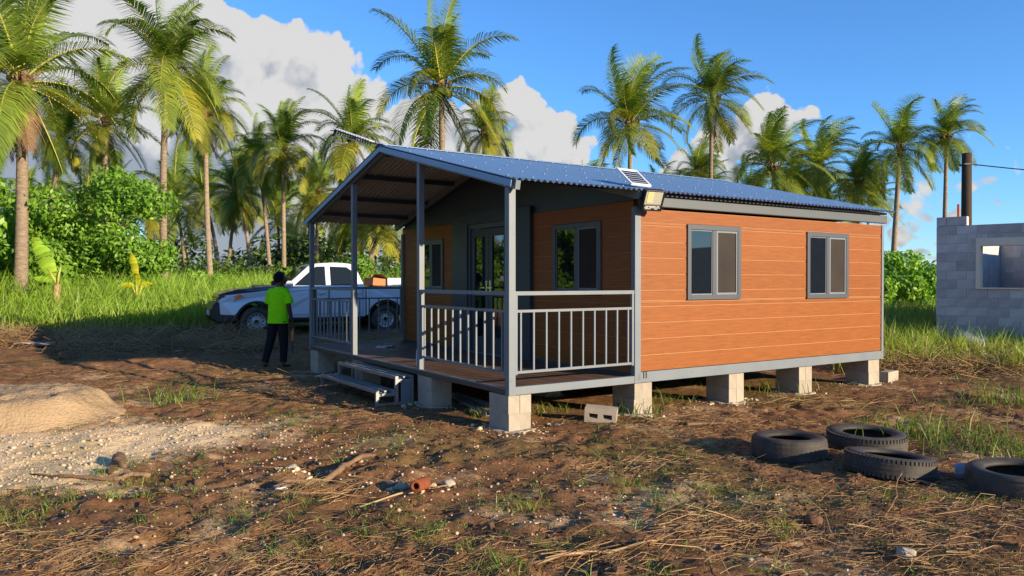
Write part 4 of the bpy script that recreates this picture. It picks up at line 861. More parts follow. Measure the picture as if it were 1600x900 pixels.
def palm(u, v, Y, ub, label, size=1.0, wi=0, fewer=0, dead=0, rad=.145, nuts=6, seed=0, oldish=.5):
    """u, v: bearing of the crown as seen from the road side; Y metres away; ub: bearing of the foot"""
    r = random.Random(seed*13+5); X = (u-800)/1180*Y; Z = EYE+(439-v)/1180*Y; Xb = (ub-800)/1180*Y; zb = hz(Xb, Y)-.15
    e = empty('coconut_palm', (Xb, Y, zb), 0, label, 'palm tree', 'coconut palms around the house'); H = Z-zb; dx = X-Xb
    n = 44; pts = []; rd = []
    wob = r.uniform(-.12, .12)
    for k in range(n+1):
        t = k/n; pts.append((dx*t**1.7+wob*sin(pi*t), .5*wob*sin(pi*t*1.3), H*t)); rd.append((rad*(1.5-.5*min(1, t*9))*(1-.36*t))*(1+.045*(k % 2)))
    MB().tube(pts, rd, 12).build('trunk', 'trunk', e, smooth=True)
    top = Vector(pts[-1])
    cs = MB(); 
    for k in range(16):
        a = 2*pi*k/16+r.uniform(-.2, .2); q = r.uniform(.25, .55)*size; c0 = Vector((cos(a), sin(a), 0)); w_ = Vector((-sin(a), cos(a), 0))*.05
        cs.add([top+c0*.06+Vector((0, 0, -.35))+w_, top+c0*.06+Vector((0, 0, -.35))-w_, top+c0*q+Vector((0, 0, r.uniform(-.05, .35)))-w_*.5, top+c0*q+Vector((0, 0, r.uniform(-.05, .35)))+w_*.5], [(0, 1, 2, 3)])
    cs.rings([((top.x, top.y, top.z-.5), rad*.72, rad*.72), ((top.x, top.y, top.z-.2), .20*size, .20*size), ((top.x, top.y, top.z+.15), .15*size, .15*size), ((top.x, top.y, top.z+.6), .04, .04)], 10)
    cs.build('crown_fibre', 'boot', e)
    plan = [(0, 4), (1, 6), (2, 5), (3, 5), (4, 4), (5, 4 if wi == 0 else 3), (6, 3 if wi == 0 else 1), (7, dead)]
    for ei, cnt in plan:
        a0 = r.randrange(NAZ)
        if fewer and ei in (1, 3): cnt -= 1
        if size > 1.0 and ei in (0, 1, 2, 3, 4, 5, 6): cnt -= 1
        for k in range(cnt):
            ai = int(a0+k*NAZ/max(1, cnt)+r.random()*.9) % NAZ; alt = r.random() < (oldish*.35 if ei in (3, 4) else .35 if ei in (5, 6) else 0)
            f = link('frond', frond(ei, ai, wi, alt, (seed*7 % 3)), e, top+Vector((0, 0, .12-.05*ei)), r.uniform(-.26, .26)); s = size*r.uniform(.80, 1.12); f.scale = (s, s, s)
            f.rotation_euler.x = r.uniform(-.16, .16); f.rotation_euler.y = r.uniform(-.16, .16)
    for k in range(nuts):
        a = r.uniform(0, 6.28); q = r.uniform(.16, .36)*size; c = link('coconut', nutm, e, top+Vector((cos(a)*q, sin(a)*q, -.22-.25*r.random()))); s = size*r.uniform(.8, 1.1); c.scale = (s, s, s)
PALMS = [ # crown u, v, distance, foot u, label, size, wind, fewer, dead, trunk radius, nuts
 (38, 128, 23, 32, 'large palm with thick trunk and hanging dead fronds, leftmost in view', 1.2, 0, 0, 4, .20, 10),
 (262, 112, 28, 259, 'tall palm with pale slender trunk standing left of the pickup truck', 1.2, 0, 0, 1, .145, 7),
 (166, 190, 36, 172, 'palm with a short pale trunk behind the big leafy shrub', .95, 0, 0, 1, .15, 4),
 (100, 215, 38, 70, 'palm half hidden between the leftmost palm and the slender one', .9, 0, 0, 2, .15, 4),
 (322, 178, 33, 332, 'dark crowned palm just right of the slender pale one', .92, 0, 0, 2, .13, 4),
 (370, 300, 46, 352, 'low palm whose crown sits beneath the dark crowned one', 1.0, 0, 0, 1, .12, 3),
 (443, 232, 41, 444, 'palm with straight pale trunk rising behind the truck bonnet', 0.95, 0, 0, 1, .135, 4),
 (405, 252, 43, 424, 'palm with leaning curved trunk beside the straight pale one', 0.9, 0, 0, 1, .12, 3),
 (497, 300, 47, 497, 'small dark palm left of the porch roof edge', 0.9, 0, 0, 0, .12, 2),
 (551, 218, 39, 556, 'palm with yellow coconuts right behind the antenna', 1.0, 0, 0, 0, .13, 10),
 (558, 340, 50, 548, 'far low palm seen through the porch beside the first post', 1.0, 0, 0, 1, .16, 2),
 (600, 352, 46, 566, 'low palm with pale trunk seen through the porch behind the cab', 0.85, 0, 0, 0, .15, 2),
 (690, 138, 29, 692, 'big full palm rising behind the roof ridge, yellow fronds hanging', 1.16, 0, 0, 1, .15, 7),
 (757, 208, 36, 752, 'palm crown peeping out behind the right side of the big ridge palm', 0.75, 0, 1, 0, .14, 3),
 (985, 195, 33, 985, 'bushy palm above the roof just left of the solar panel', 1.03, 1, 0, 0, .14, 6),
 (1113, 155, 36, 1113, 'tallest palm on the right with thin straight trunk against the sky', 0.95, 1, 1, 1, .13, 5),
 (1088, 268, 45, 1090, 'small palm low behind the foot of the tall thin one', 0.8, 1, 0, 0, .12, 2),
 (1208, 262, 39, 1205, 'palm above the roof right of the tall thin one', 1.0, 1, 0, 0, .13, 5),
 (1278, 262, 42, 1268, 'middle palm of the cluster over the far roof end', 0.98, 1, 0, 0, .13, 3),
 (1340, 285, 40, 1340, 'pale palm of the cluster, left of the leaning one', 0.94, 1, 0, 0, .13, 3),
 (1240, 300, 50, 1232, 'low background palm behind the roof cluster', 0.95, 1, 0, 0, .13, 0),
 (1404, 232, 37, 1392, 'palm with leaning bare trunk beyond the far corner of the house', 0.82, 1, 1, 1, .15, 3),
 (1477, 215, 37, 1473, 'slim palm standing left of the dark power pole', 0.82, 1, 1, 0, .12, 5)]
for k, a in enumerate(PALMS):
    palm(a[0], a[1], a[2], a[3], a[4], a[5]*.9, a[6], a[7], a[8], a[9], a[10], seed=k, oldish=.9 if a[6] == 0 else .4)

rf_ = random.Random(91)
for k in range(14):                                   # far palms, small and alike, low among the trunks
    palm(-20+k*50+rf_.uniform(-18, 18), rf_.uniform(292, 352), rf_.uniform(54, 76), -20+k*50+rf_.uniform(-14, 14), 'far palm with its crown low among the nearer palm trunks', rf_.uniform(1.1, 1.35), 0, 1, 0, .16, 0, seed=200+k, oldish=.6)
for k in range(6):
    palm(930+k*85+rf_.uniform(-20, 20), rf_.uniform(300, 335), rf_.uniform(56, 70), 930+k*85, 'far palm just showing above the roof line between nearer palms', 1.05, 1, 1, 0, .15, 0, seed=300+k, oldish=.4)
# ------------------------------------------------------------------ shrubs and undergrowth
def leaves(centres, radii, n, size, seed, flat=.8, up=.35, droop=.3, shell=.55):
    r = np.random.default_rng(seed); C = np.array(centres, float); Rr = np.array(radii, float); wgt = Rr[:, 0]*Rr[:, 1]+Rr[:, 0]*Rr[:, 2]; i = r.choice(len(C), n, p=wgt/wgt.sum())
    dr = r.normal(size=(n, 3)); dr /= np.linalg.norm(dr, axis=1)[:, None]; rad = ((shell+(1-shell)*r.random(n)**.6)*np.where(r.random(n) < .09, r.uniform(1.0, 1.4, n), 1))[:, None]
    lump = 1+.35*(vnoise(dr[:, 0]*3+i*3.1+50, dr[:, 1]*3+dr[:, 2]*4+60))[:, None]
    p = C[i]+dr*Rr[i]*rad*lump; nrm = dr*.8+r.normal(size=(n, 3))*.55+np.array([0, 0, up]); nrm /= np.linalg.norm(nrm, axis=1)[:, None]
    t = np.cross(nrm, r.normal(size=(n, 3))); t /= np.linalg.norm(t, axis=1)[:, None]; t[:, 2] -= droop; t /= np.linalg.norm(t, axis=1)[:, None]; b = np.cross(nrm, t); b /= np.linalg.norm(b, axis=1)[:, None]
    s = (size*r.uniform(.6, 1.25, n))[:, None]
    V = np.stack([p-t*s*.5, p+b*s*.24, p+t*s*.5-nrm*s*.12, p-b*s*.24], 1).reshape(-1, 3); F = np.arange(4*n).reshape(-1, 4); return V, F
def shrub(x, y, blobs, n, size, label, mt='leaf', name='shrub', seed=1, cat='shrub', group=None, stems=5):
    z = hz(x, y); e = empty(name, (x, y, z), 0, label, cat, group)
    V, F = leaves([b[0] for b in blobs], [b[1] for b in blobs], n, size, seed); link('foliage', npmesh('foliage', V, F, mt), e)
    s = MB(); r = random.Random(seed)
    for k in range(stems):
        b = blobs[k % len(blobs)]; q = Vector(b[0]); s.tube([(q.x*.25+r.uniform(-.2, .2), q.y*.3, -.1), (q.x*.6, q.y*.6, q.z*.5), (q.x+r.uniform(-.2, .2), q.y, q.z+b[1][2]*.4)], [.05, .035, .015], 6)
    s.build('stem', 'bark', e, smooth=True); return e
def blobset(w, dth, h, k, seed, z0=.4):
    r = random.Random(seed); out = []
    for i in range(k):
        x = r.uniform(-w, w); zz = r.uniform(z0, h*(1-.35*(abs(x)/w)**2)); q = r.uniform(.45, .85)*min(1, h/2.5); out.append(((x, r.uniform(-dth, dth), zz), (q*1.15, q, q*.8)))
    return out
shrub(-13.7, 24.6, blobset(2.2, 1.0, 4.7, 44, 3, .5), 25000, .17, 'big bright green leafy shrub between the leftmost palms', seed=3, stems=10)
shrub(-16.4, 25.4, blobset(1.7, .9, 3.9, 22, 4, .4), 13000, .18, 'leafy green shrub at the left edge behind the thick trunk', seed=4, stems=6)
shrub(-10.6, 26.2, blobset(1.0, .7, 1.3, 10, 5, .3), 4000, .16, 'lower green shrub under the slender pale palm', seed=5, stems=6)
shrub(-4.6, 26, blobset(2.6, .8, 1.7, 16, 6, .3), 9000, .15, 'low dense green bush directly behind the truck bed', seed=6)
shrub(-8.6, 31, blobset(2.4, .8, 1.5, 14, 7, .2), 7000, .16, 'low green bush behind the truck bonnet', seed=7)
shrub(-1.6, 27.5, blobset(2.0, .8, 2.0, 14, 8, .3), 7000, .16, 'green bush seen between the truck and the porch wall', seed=8)
shrub(12.2, 25.2, blobset(1.8, .9, 1.7, 16, 9, .3), 9000, .17, 'rounded green bush between the house and the block wall', seed=9)
shrub(14.9, 28.5, blobset(2.6, .9, 2.1, 16, 10, .4), 8000, .19, 'taller green bush behind the left end of the block wall', seed=10)
for k, (x, y) in enumerate(((-18.6, 21.8), (-17.6, 15.6), (-20, 11.0), (-20.5, 18.5), (-22, 6.5), (-19, 27.5))):   # the thicket goes on to the left, mirrored in the porch windows
    shrub(x, y, blobset(2.8, 1.2, 5.0, 34, 20+k, .4), 11000, .30, ['nearest green thicket left of the view, level with the truck', 'green thicket left of the view, second along', 'green thicket left of the view, third along', 'green thicket left of the view behind the first', 'green thicket left of the view, last along', 'green thicket left of the view, deepest of the row'][k], seed=20+k, group='thicket left of the clearing')
# far wood closes the view behind the palms
r = np.random.default_rng(77); cs_ = []; rs2 = []
for k in range(200):
    x = r.uniform(-95, 95); y = r.uniform(58, 80); h = 1.6+2.6*(.5+vnoise(np.array([x*.13+7]), np.array([3.3]))[0])+(3.2 if x < -6 else 0); q = r.uniform(1.4, 2.5); cs_.append((x, y, .5+h*r.uniform(.25, .62))); rs2.append((q*1.5, q, h*.42))
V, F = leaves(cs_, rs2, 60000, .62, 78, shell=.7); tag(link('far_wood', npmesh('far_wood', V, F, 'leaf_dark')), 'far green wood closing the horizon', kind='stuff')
cs_ = []; rs2 = []
for k in range(120):
    x = r.uniform(-34, 4); y = r.uniform(34, 50); h = r.uniform(.9, 2.3); q = r.uniform(.8, 1.6); cs_.append((x, y, .5+h*.5)); rs2.append((q*1.4, q, h*.55))
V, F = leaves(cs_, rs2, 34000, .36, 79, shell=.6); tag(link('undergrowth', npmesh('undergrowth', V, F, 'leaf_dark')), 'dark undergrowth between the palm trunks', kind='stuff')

# banana plant and small yellow plant
def big_leaf(parent, base, d0, L, wd, bend, mt, tw=0, n=14):
    torn = mt == 'banana'; rl_ = random.Random(int(L*100)); prev = None
    V = []; F = []; p = Vector(base); d = Vector(d0).normalized(); sd_ = d.cross(Vector((0, 1, .2))).normalized()
    sd_ = (Matrix.Rotation(tw, 3, d) @ sd_)
    for i in range(n+1):
        t = i/n; w = wd*(sin(pi*min(1, t*.93+.05)))**.6*(1 if i < n else .05); nn = sd_.cross(d).normalized()
        cur = (p.copy(), sd_*w, nn*w*.35); d = (d+Vector(bend)/n).normalized(); p = p+d*(L/n)
        if i:                                            # each stretch of blade between two tears is a strip of its own
            (a0, s0_, n0_), (a1, s1_, n1_) = prev, cur; b = len(V); q = rl_.uniform(.0, .16) if torn else 0; dz_ = Vector((0, 0, -rl_.uniform(0, .10)*wd*4)) if torn else Vector((0, 0, 0)); e0_, e1_ = a0.lerp(a1, q), a0.lerp(a1, 1-q*.5)
            V += [tuple(e0_-s0_+n0_+dz_), tuple(a0), tuple(e0_+s0_+n0_+dz_*.6), tuple(e1_-s1_+n1_+dz_), tuple(a1), tuple(e1_+s1_+n1_+dz_*.6)]; F += [(b, b+1, b+4, b+3), (b+1, b+2, b+5, b+4)]
        prev = cur
    link('leaf', npmesh('leaf', V, F, mt, smooth=True), parent)
x, y = -12.3, 20.4; bp_ = empty('banana_plant', (x, y, hz(x, y)), 0, 'young banana plant with one tall upright yellow-green leaf in the tall grass', 'plant')
MB().tube([(0, 0, -.05), (.01, 0, .5), (.02, 0, 1.02)], [.11, .10, .085], 12).build('pseudostem', mat('banana_stem', (.40, .27, .13), .8, .2, c2=(.25, .2, .08), nscale=9, stretch=(4, 4, .5)), bp_, smooth=True)
MB().tube([(.02, 0, 1.0), (-.10, 0, 1.25), (-.22, 0, 1.45)], [.035, .03, .02], 8).tube([(.03, 0, 1.0), (.06, 0, 1.25), (.12, 0, 1.5)], [.04, .03, .02], 8).build('leaf_stalk', 'rachis', bp_, smooth=True)
big_leaf(bp_, (-.06, -.02, 1.16), (-.42, 0, 1), 1.35, .21, (-.12, 0, .1), 'banana', .2); big_leaf(bp_, (.11, 0, 1.42), (.5, -.1, .9), .42, .10, (.9, 0, -1.4), 'banana', -.5); big_leaf(bp_, (-.1, -.05, 1.1), (-.9, -.2, .6), .5, .09, (-.3, 0, -.5), 'banana', .3)
x, y = -10.3, 20.8; yp = empty('yellow_plant', (x, y, hz(x, y)+.22), 0, 'small bright yellow leafed plant standing in the tall grass', 'plant')
yp.scale = (1.45, 1.45, 1.2)
MB().tube([(0, 0, -.3), (-.01, 0, .4), (-.04, 0, .85)], [.03, .025, .012], 8).tube([(0, 0, .3), (.08, 0, .62)], [.02, .012], 8).tube([(0, 0, .3), (-.10, 0, .60)], [.02, .012], 8).build('stem', mat('yellow_stem', (.55, .48, .05), .6), yp, smooth=True)
big_leaf(yp, (-.03, 0, .78), (-.12, 0, 1), .62, .07, (-.1, 0, .1), 'yellow_leaf'); big_leaf(yp, (.07, 0, .60), (.7, -.1, .8), .30, .085, (.5, 0, -1.6), 'yellow_leaf'); big_leaf(yp, (-.09, 0, .58), (-.7, -.1, .8), .30, .085, (-.5, 0, -1.6), 'yellow_leaf'); big_leaf(yp, (.0, -.02, .62), (.1, -.3, 1), .35, .07, (.1, -.3, -.6), 'yellow_leaf')

# ------------------------------------------------------------------ grasses
def blades(x, y, h, w, lean, seed, lo=.0, hi=1., bias=(0, 0), z=None, curve=.8):
    r = np.random.default_rng(seed); n = len(x); z = height(x, y) if z is None else z; a = r.uniform(0, 2*pi, n); th = r.uniform(0, 2*pi, n)
    sd_ = np.stack([np.cos(a), np.sin(a), np.zeros(n)], 1)*w[:, None]/2; l = lean*r.uniform(.3, 1.4, n)
    dv_ = np.stack([np.cos(th)*l+bias[0], np.sin(th)*l+bias[1], np.zeros(n)], 1); p0 = np.stack([x, y, z-.015], 1); H_ = h[:, None]; up = np.array([0, 0, 1.])
    p1 = p0+dv_*H_*.38+up*H_*.58; p2 = p0+dv_*H_*(.8+curve*.5)+up*H_*np.clip(1-.35*l[:, None]**2*curve, .2, 1)
    V = np.stack([p0-sd_, p0+sd_, p1-sd_*.8, p1+sd_*.8, p2], 1).reshape(-1, 3); i = np.arange(n)[:, None]*5; F = np.concatenate([i+np.array([0, 1, 3]), i+np.array([0, 3, 2]), i+np.array([2, 3, 4])], 1).reshape(-1, 3)
    al = np.tile(np.array([lo, lo, (lo+hi)/2+.1, (lo+hi)/2+.1, hi]), (n, 1)); al = np.clip(al+r.uniform(-.18, .1, n)[:, None], 0, 1); return V, F, al.ravel()
def grass_obj(name, parts, mt, label):
    Vs = []; Fs = []; As = []; b = 0
    for V, F, A in parts: Vs.append(V); Fs.append(F+b); As.append(A); b += len(V)
    o = link(name, npmesh(name, np.concatenate(Vs), np.concatenate(Fs), mt, attrs={'along': np.concatenate(As)})); return tag(o, label, kind='stuff')
def clumped(n, x0, x1, y0, y1, seed, k=14, spread=.16):
    r = np.random.default_rng(seed); m = n//k; cx_ = r.uniform(x0, x1, m); cy_ = y0+(y1-y0)*r.random(m)**1.25
    x = np.repeat(cx_, k)+r.normal(0, spread, m*k); y = np.repeat(cy_, k)+r.normal(0, spread, m*k); hs = np.repeat(r.uniform(.65, 1.2, m), k)*r.uniform(.6, 1.15, m*k); return x, y, hs
# left meadow
x, y, hs = clumped(78000, -24, 3.5, 17.6, 34, 1); edge = 17.9+.55*vnoise(x*.9+3, x*0+2.)+np.where(x > -7.8, 2.4, 0)+np.where(x > -5.6, 1.3, 0)+1.6*sstep(-11, -8, x)*0
keep = (y > edge); x, y, hs = x[keep], y[keep], hs[keep]; tall = .75+.5*sstep(18, 22, y)+.15*vnoise(x*.6, y*.6)
left_g = blades(x, y, hs*tall, np.full(len(x), .028)+.010*(y > 24), .38, 2, .5, 1.05, (.05, 0))
# right verge: green over a dry base
x, y, hs = clumped(26000, 5.8, 17, 12.6, 24, 3, 12, .12); e_ = 12.95+.45*vnoise(x*1.1, x*0+5.)-.10*(x-6.5)
d_, w_ = house_dw(x, y); bd_, bw_ = (x-bx0)*.7317-(y-by0)*.6816, (x-bx0)*.6816+(y-by0)*.7317
keep = (y > e_) & ~((d_ < 7.2) & (d_ > -1)) & ~((bd_ > -.1) & (bw_ > -.15)); x, y, hs = x[keep], y[keep], hs[keep]
right_g = blades(x, y, hs*(.55+.1*vnoise(x, y)), np.full(len(x), .015), .5, 4, -.05, 1.1, (.03, 0))
grass_obj('tall_grass', [left_g, right_g], 'grass', 'tall green grass along the edges of the cleared ground')
# dry cut stalks heaped along both edges
def straws(x, y, ln, rad, seed, tilt=.12, lift=.006, zb=None, az=None):
    r = np.random.default_rng(seed); n = len(x); a = r.uniform(0, 2*pi, n) if az is None else az; el_ = r.normal(0, tilt, n); z = (height(x, y) if zb is None else zb)+lift+np.abs(np.sin(el_))*ln*.5*.8
    d = np.stack([np.cos(a)*np.cos(el_), np.sin(a)*np.cos(el_), np.sin(el_)], 1); s = np.stack([-np.sin(a), np.cos(a), np.zeros(n)], 1); u = np.cross(d, s); bend = (s*r.normal(0, .17, n)[:, None]-u*0+np.array([0, 0, 1.])*np.abs(r.normal(0, .05, n))[:, None])*ln[:, None]
    c = np.stack([x, y, z], 1); P = [c-d*ln[:, None]/2, c+bend, c+d*ln[:, None]/2]; V = []
    for k, p in enumerate(P):
        q = (rad*(1., .9, .45)[k])[:, None]
        for t in (0, 2.1, 4.2): V.append(p+(s*cos(t)+u*sin(t))*q)
    V = np.stack(V, 1).reshape(-1, 3); i = np.arange(n)[:, None]*9; F = np.concatenate([i+np.array([o+a_, o+b_, o+3+b_, o+3+a_]) for o in (0, 3) for a_, b_ in ((0, 1), (1, 2), (2, 0))], 1).reshape(-1, 4); return V, F
def spread(n, seed, y0=2.6, y1=17.5):
    r = np.random.default_rng(seed); y = y0*(y1/y0)**r.random(n); x = r.uniform(-1, 1, n)*(.76*y+1.2); return x, y, r
def open_ground(x, y):
    d, w = house_dw(x, y); under = (d > -.05) & (d < 7) & (w > .35) & (w < 6.6)
    heap = (((x+6.1)/1.55)**2+((y-8.75)/1.0)**2) < 1; return ~under & ~heap & (gravel_amount(x, y) < .55) & ~((((x-tc_.x+1)/3)**2 + ((y-18)/1)**2) < 1)
SV = []; SF = []; b = 0
def addstraw(V, F):
    global b
    SV.append(V); SF.append(F+b); b += len(V)
x, y, r = spread(72000, 31); den = np.clip(.20+1.6*fbm(x, y, .55, 3)+.9*fbm(x+9, y, 2.2, 2)+.22*sstep(-1, 3.5, x)+.15*sstep(6.5, 4, y), .03, 1); k = (r.random(len(x)) < den*1.0) & open_ground(x, y); x, y = x[k], y[k]; n = len(x)
flow = fbm(x, y, .35, 2)*5+.25; ln_ = r.gamma(1.7, .042, n)+.025
addstraw(*straws(x, y, np.clip(ln_, .03, .36), r.uniform(.001, .003, n), 32, .14, az=flow+r.normal(0, 1.7, n)))
for cx_, cy_, m, az0, sp in ((-4.7, 5.25, 420, .12, .35), (1.35, 4.75, 260, .5, .35), (2.1, 4.3, 300, .3, .4), (.6, 4.25, 160, .45, .25), (1.0, 6.6, 130, .9, .25), (-1.3, 5.6, 110, .4, .2), (3.2, 4.9, 220, .6, .45), (-3.6, 10.6, 420, -.2, .55), (-2.9, 11.3, 260, -.4, .4), (2.3, 8.3, 160, .2, .4), (5.2, 8.6, 260, .3, .6), (4.2, 9.8, 200, .4, .5)):
    m = m//2; x = cx_+r.normal(0, sp, m); y = cy_+r.normal(0, sp*.6, m); addstraw(*straws(x, y, np.clip(r.gamma(2.6, .085, m), .06, .55), r.uniform(.0015, .0034, m), int(cx_*100)+900, .16, .012+0*x, az=az0+r.normal(0, .75, m)))
for x0, x1, yc_, m in ((-14, -5.2, 16.9, 5200), (6.2, 12.5, 13.1, 4200), (-9.5, -5.0, 15.8, 1400)):
    x = r.uniform(x0, x1, m); y = yc_+r.normal(0, .42, m)+.5*vnoise(x*.8+3, x*0+2.)-(.08*(x-6.5) if x0 > 0 else 0); hump = .16*np.exp(-((y-yc_)/.5)**2)*(.5+r.random(m)*.8)
    addstraw(*straws(x, y, np.clip(r.gamma(3, .13, m), .1, .9), r.uniform(.003, .0065, m), int(yc_*10), .35, .02, zb=height(x, y)+hump*r.random(m)))
tag(link('straw_litter', npmesh('straw_litter', np.concatenate(SV), np.concatenate(SF), 'straw')), 'dry cut stalks strewn over the soil', kind='stuff')
# weeds
x, y, r = spread(9000, 41, 2.8, 16.5); den = np.clip(.07+2.3*(fbm(x+30, y+5, .8, 4)-.08), 0, 1)*(1+.5*(y < 6.5))+.25*np.exp(-((y-5.1)/1.2)**2)*(np.abs(x+1) < 4)+1.0*np.exp(-(((x-4.3)/.8)**2+((y-7.6)/.8)**2)); k = (r.random(len(x)) < den) & open_ground(x, y); x, y = x[k], y[k]; kk = 11; m = len(x)
sz = np.repeat(r.uniform(.025, .085, m)*(1+1.0*(r.random(m) < .12)), kk)*r.uniform(.5, 1.2, m*kk); xx = np.repeat(x, kk)+r.normal(0, .028, m*kk); yy = np.repeat(y, kk)+r.normal(0, .028, m*kk)
w1_ = blades(xx, yy, sz, np.full(len(xx), .0052), 1.25, 42)
pk = [w1_]
for cx_, cy_, m, h_, sp in ((4.3, 7.7, 260, .32, .45), (4.6, 7.0, 160, .28, .35), (6.3, 9.6, 150, .40, .35), (-4.4, 9.95, 130, .34, .25), (1.5, 9.0, 70, .25, .12), (2.0, 9.9, 60, .25, .2), (3.6, 11.0, 90, .25, .4), (-3.55, 5.15, 120, .14, .20), (.05, 5.3, 90, .12, .12), (1.75, 4.85, 60, .13, .07), (-.25, 8.9, 110, .14, .25), (.6, 9.2, 80, .16, .25)):
    x = cx_+r.normal(0, sp, m); y = cy_+r.normal(0, sp*.7, m); pk.append(blades(x, y, r.uniform(.4, 1.1, m)*h_, np.full(m, .011 if h_ > .2 else .007), .75, int(cx_*50)+500))
grass_obj('weeds', pk, 'weed', 'small green weeds and grass tufts sprouting from the soil')
# dead leaves
x, y, r = spread(9000, 51); k = open_ground(x, y) & (r.random(len(x)) < np.clip(.45+1.2*fbm(x, y+40, .8, 3), 0, 1)); x, y = x[k], y[k]; n = len(x); a = r.uniform(0, 6.28, n); s = r.uniform(.015, .055, n); z = height(x, y)+.006
c_, s_ = np.cos(a), np.sin(a); tl_ = r.normal(0, .5, n)
V = np.stack([np.stack([x-c_*s, y-s_*s, z], 1), np.stack([x-s_*s*.4, y+c_*s*.4, z+np.abs(tl_)*s*.5+.004], 1), np.stack([x+c_*s, y+s_*s, z+.006+np.abs(tl_)*s*.4], 1), np.stack([x+s_*s*.4, y-c_*s*.4, z+.004], 1)], 1).reshape(-1, 3)
tag(link('leaf_litter', npmesh('leaf_litter', V, np.arange(4*n).reshape(-1, 4), 'dead_leaf')), 'dead brown leaves scattered on the soil', kind='stuff')
# pebbles and clods
bm = bmesh.new(); bmesh.ops.create_icosphere(bm, subdivisions=1, radius=1); IV = np.array([v.co[:] for v in bm.verts]); IF = np.array([[v.index for v in f.verts] for f in bm.faces]); bm.free()
def stones(name, x, y, s, mt, seed, label, sq=.65, sink=.25):
    r = np.random.default_rng(seed); n = len(x); k = IV.shape[0]; sc = s[:, None, None]*np.stack([r.uniform(.7, 1.3, n), r.uniform(.6, 1.1, n), r.uniform(.5, .9, n)*sq/.65], 1)[:, None, :]; V = IV[None]*r.uniform(.75, 1.2, (n, k, 1))*sc; a = r.uniform(0, 6.28, n)[:, None]
    X = V[..., 0]*np.cos(a)-V[..., 1]*np.sin(a); Y = V[..., 0]*np.sin(a)+V[..., 1]*np.cos(a); V = np.stack([X+x[:, None], Y+y[:, None], V[..., 2]+(height(x, y)+s*.5*(1-2*sink))[:, None]], -1).reshape(-1, 3)
    F = (IF[None]+(np.arange(n)*k)[:, None, None]).reshape(-1, 3); return tag(link(name, npmesh(name, V, F, mt, smooth=False)), label, kind='stuff')
MT['pebble'] = leafmat('pale_pebble', (.58, .45, .30), (.38, .27, .16), 0, 3, tint=(1, 1, 1)); MT['clod'] = leafmat('soil_clod', (.20, .098, .042), (.11, .054, .026), 0, 2, rough=.95, gloss=.03, tint=(1, 1, 1))
x, y, r = spread(60000, 61, 2.8, 15); ga = gravel_amount(x, y); den = ga*1.1+.022+.45*np.exp(-(((x+2.6)/2.0)**2+((y-7.6)/1.7)**2))+.09*(x < 0.5)*(y < 9); heap = (((x+6.1)/1.4)**2+((y-8.75)/.9)**2) < 1; d_, w_ = house_dw(x, y)
k = (r.random(len(x)) < den) & ~heap & ~((d_ > 0) & (w_ > .5)); x, y = x[k], y[k]; ga = ga[k]; s = np.clip(r.gamma(2.2, .0027, len(x)), .0025, .022)*(1+.35*ga); stones('gravel', x, y, s, 'pebble', 62, 'pale pebbles scattered over the soil and sand')
xs_ = []; ys_ = []
for d, w, _ in piers[:6]:
    cx_, cy_, _z = hp(d, w); m = (90 if d < .3 or d == 3.55 else 28); a = r.uniform(0, 6.28, m); q = r.uniform(.26, .46, m); xs_.append(cx_+np.cos(a)*q); ys_.append(cy_+np.sin(a)*q)
for cx_, cy_, q in ((-.62, 5.85, .22), (-1.75, 6.25, .12), (-.85, 5.7, .15)): xs_.append(cx_+r.normal(0, q, 45)); ys_.append(cy_+r.normal(0, q*.6, 45))
x = np.concatenate(xs_); y = np.concatenate(ys_); stones('coral_rubble', x, y, np.clip(r.gamma(1.8, .006, len(x)), .003, .035), 'pebble', 64, 'white coral stones round the pier feet')
x, y, r = spread(22000, 71, 2.8, 15); k = open_ground(x, y) & (r.random(len(x)) < np.clip(.4+1.3*fbm(x+3, y+70, .9, 3), 0, 1)); x, y = x[k], y[k]; stones('soil_clods', x, y, np.clip(r.gamma(1.5, .0048, len(x)), .003, .024), 'clod', 72, 'lumps of brown soil', .7, .3)

# ------------------------------------------------------------------ sand heap and odds and ends on the ground
sx_ = np.linspace(-8.6, -4.2, 130); sy_ = np.linspace(7.3, 10.2, 90); SX, SY = np.meshgrid(sx_, sy_, indexing='ij')
prof_ = np.clip(1-(np.abs((SX+6.6)/2.0)**2.6+np.abs((SY-8.8)/1.1)**2.2), -1, 1); top_ = .29*sstep(0, .5, prof_)+.035*fbm(SX, SY, 2.5, 4)*(prof_ > 0)+.014*fbm(SX, SY, 14, 3)
SZ = height(SX, SY)+np.where(prof_ > 0, np.maximum(top_, .002), 0)-.06*(prof_ <= .01)
ids = np.arange(SX.size).reshape(SX.shape); SF_ = np.stack([ids[:-1, :-1], ids[1:, :-1], ids[1:, 1:], ids[:-1, 1:]], -1).reshape(-1, 4)
keep = (prof_ > -.12).ravel()[SF_].any(1); used, inv = np.unique(SF_[keep], return_inverse=True)
tag(link('sand_heap', npmesh('sand_heap', np.stack([SX.ravel(), SY.ravel(), SZ.ravel()], 1)[used], inv.reshape(-1, 4), 'sand', smooth=True)), 'low flat-topped heap of pale sand at the left edge', 'sand heap')
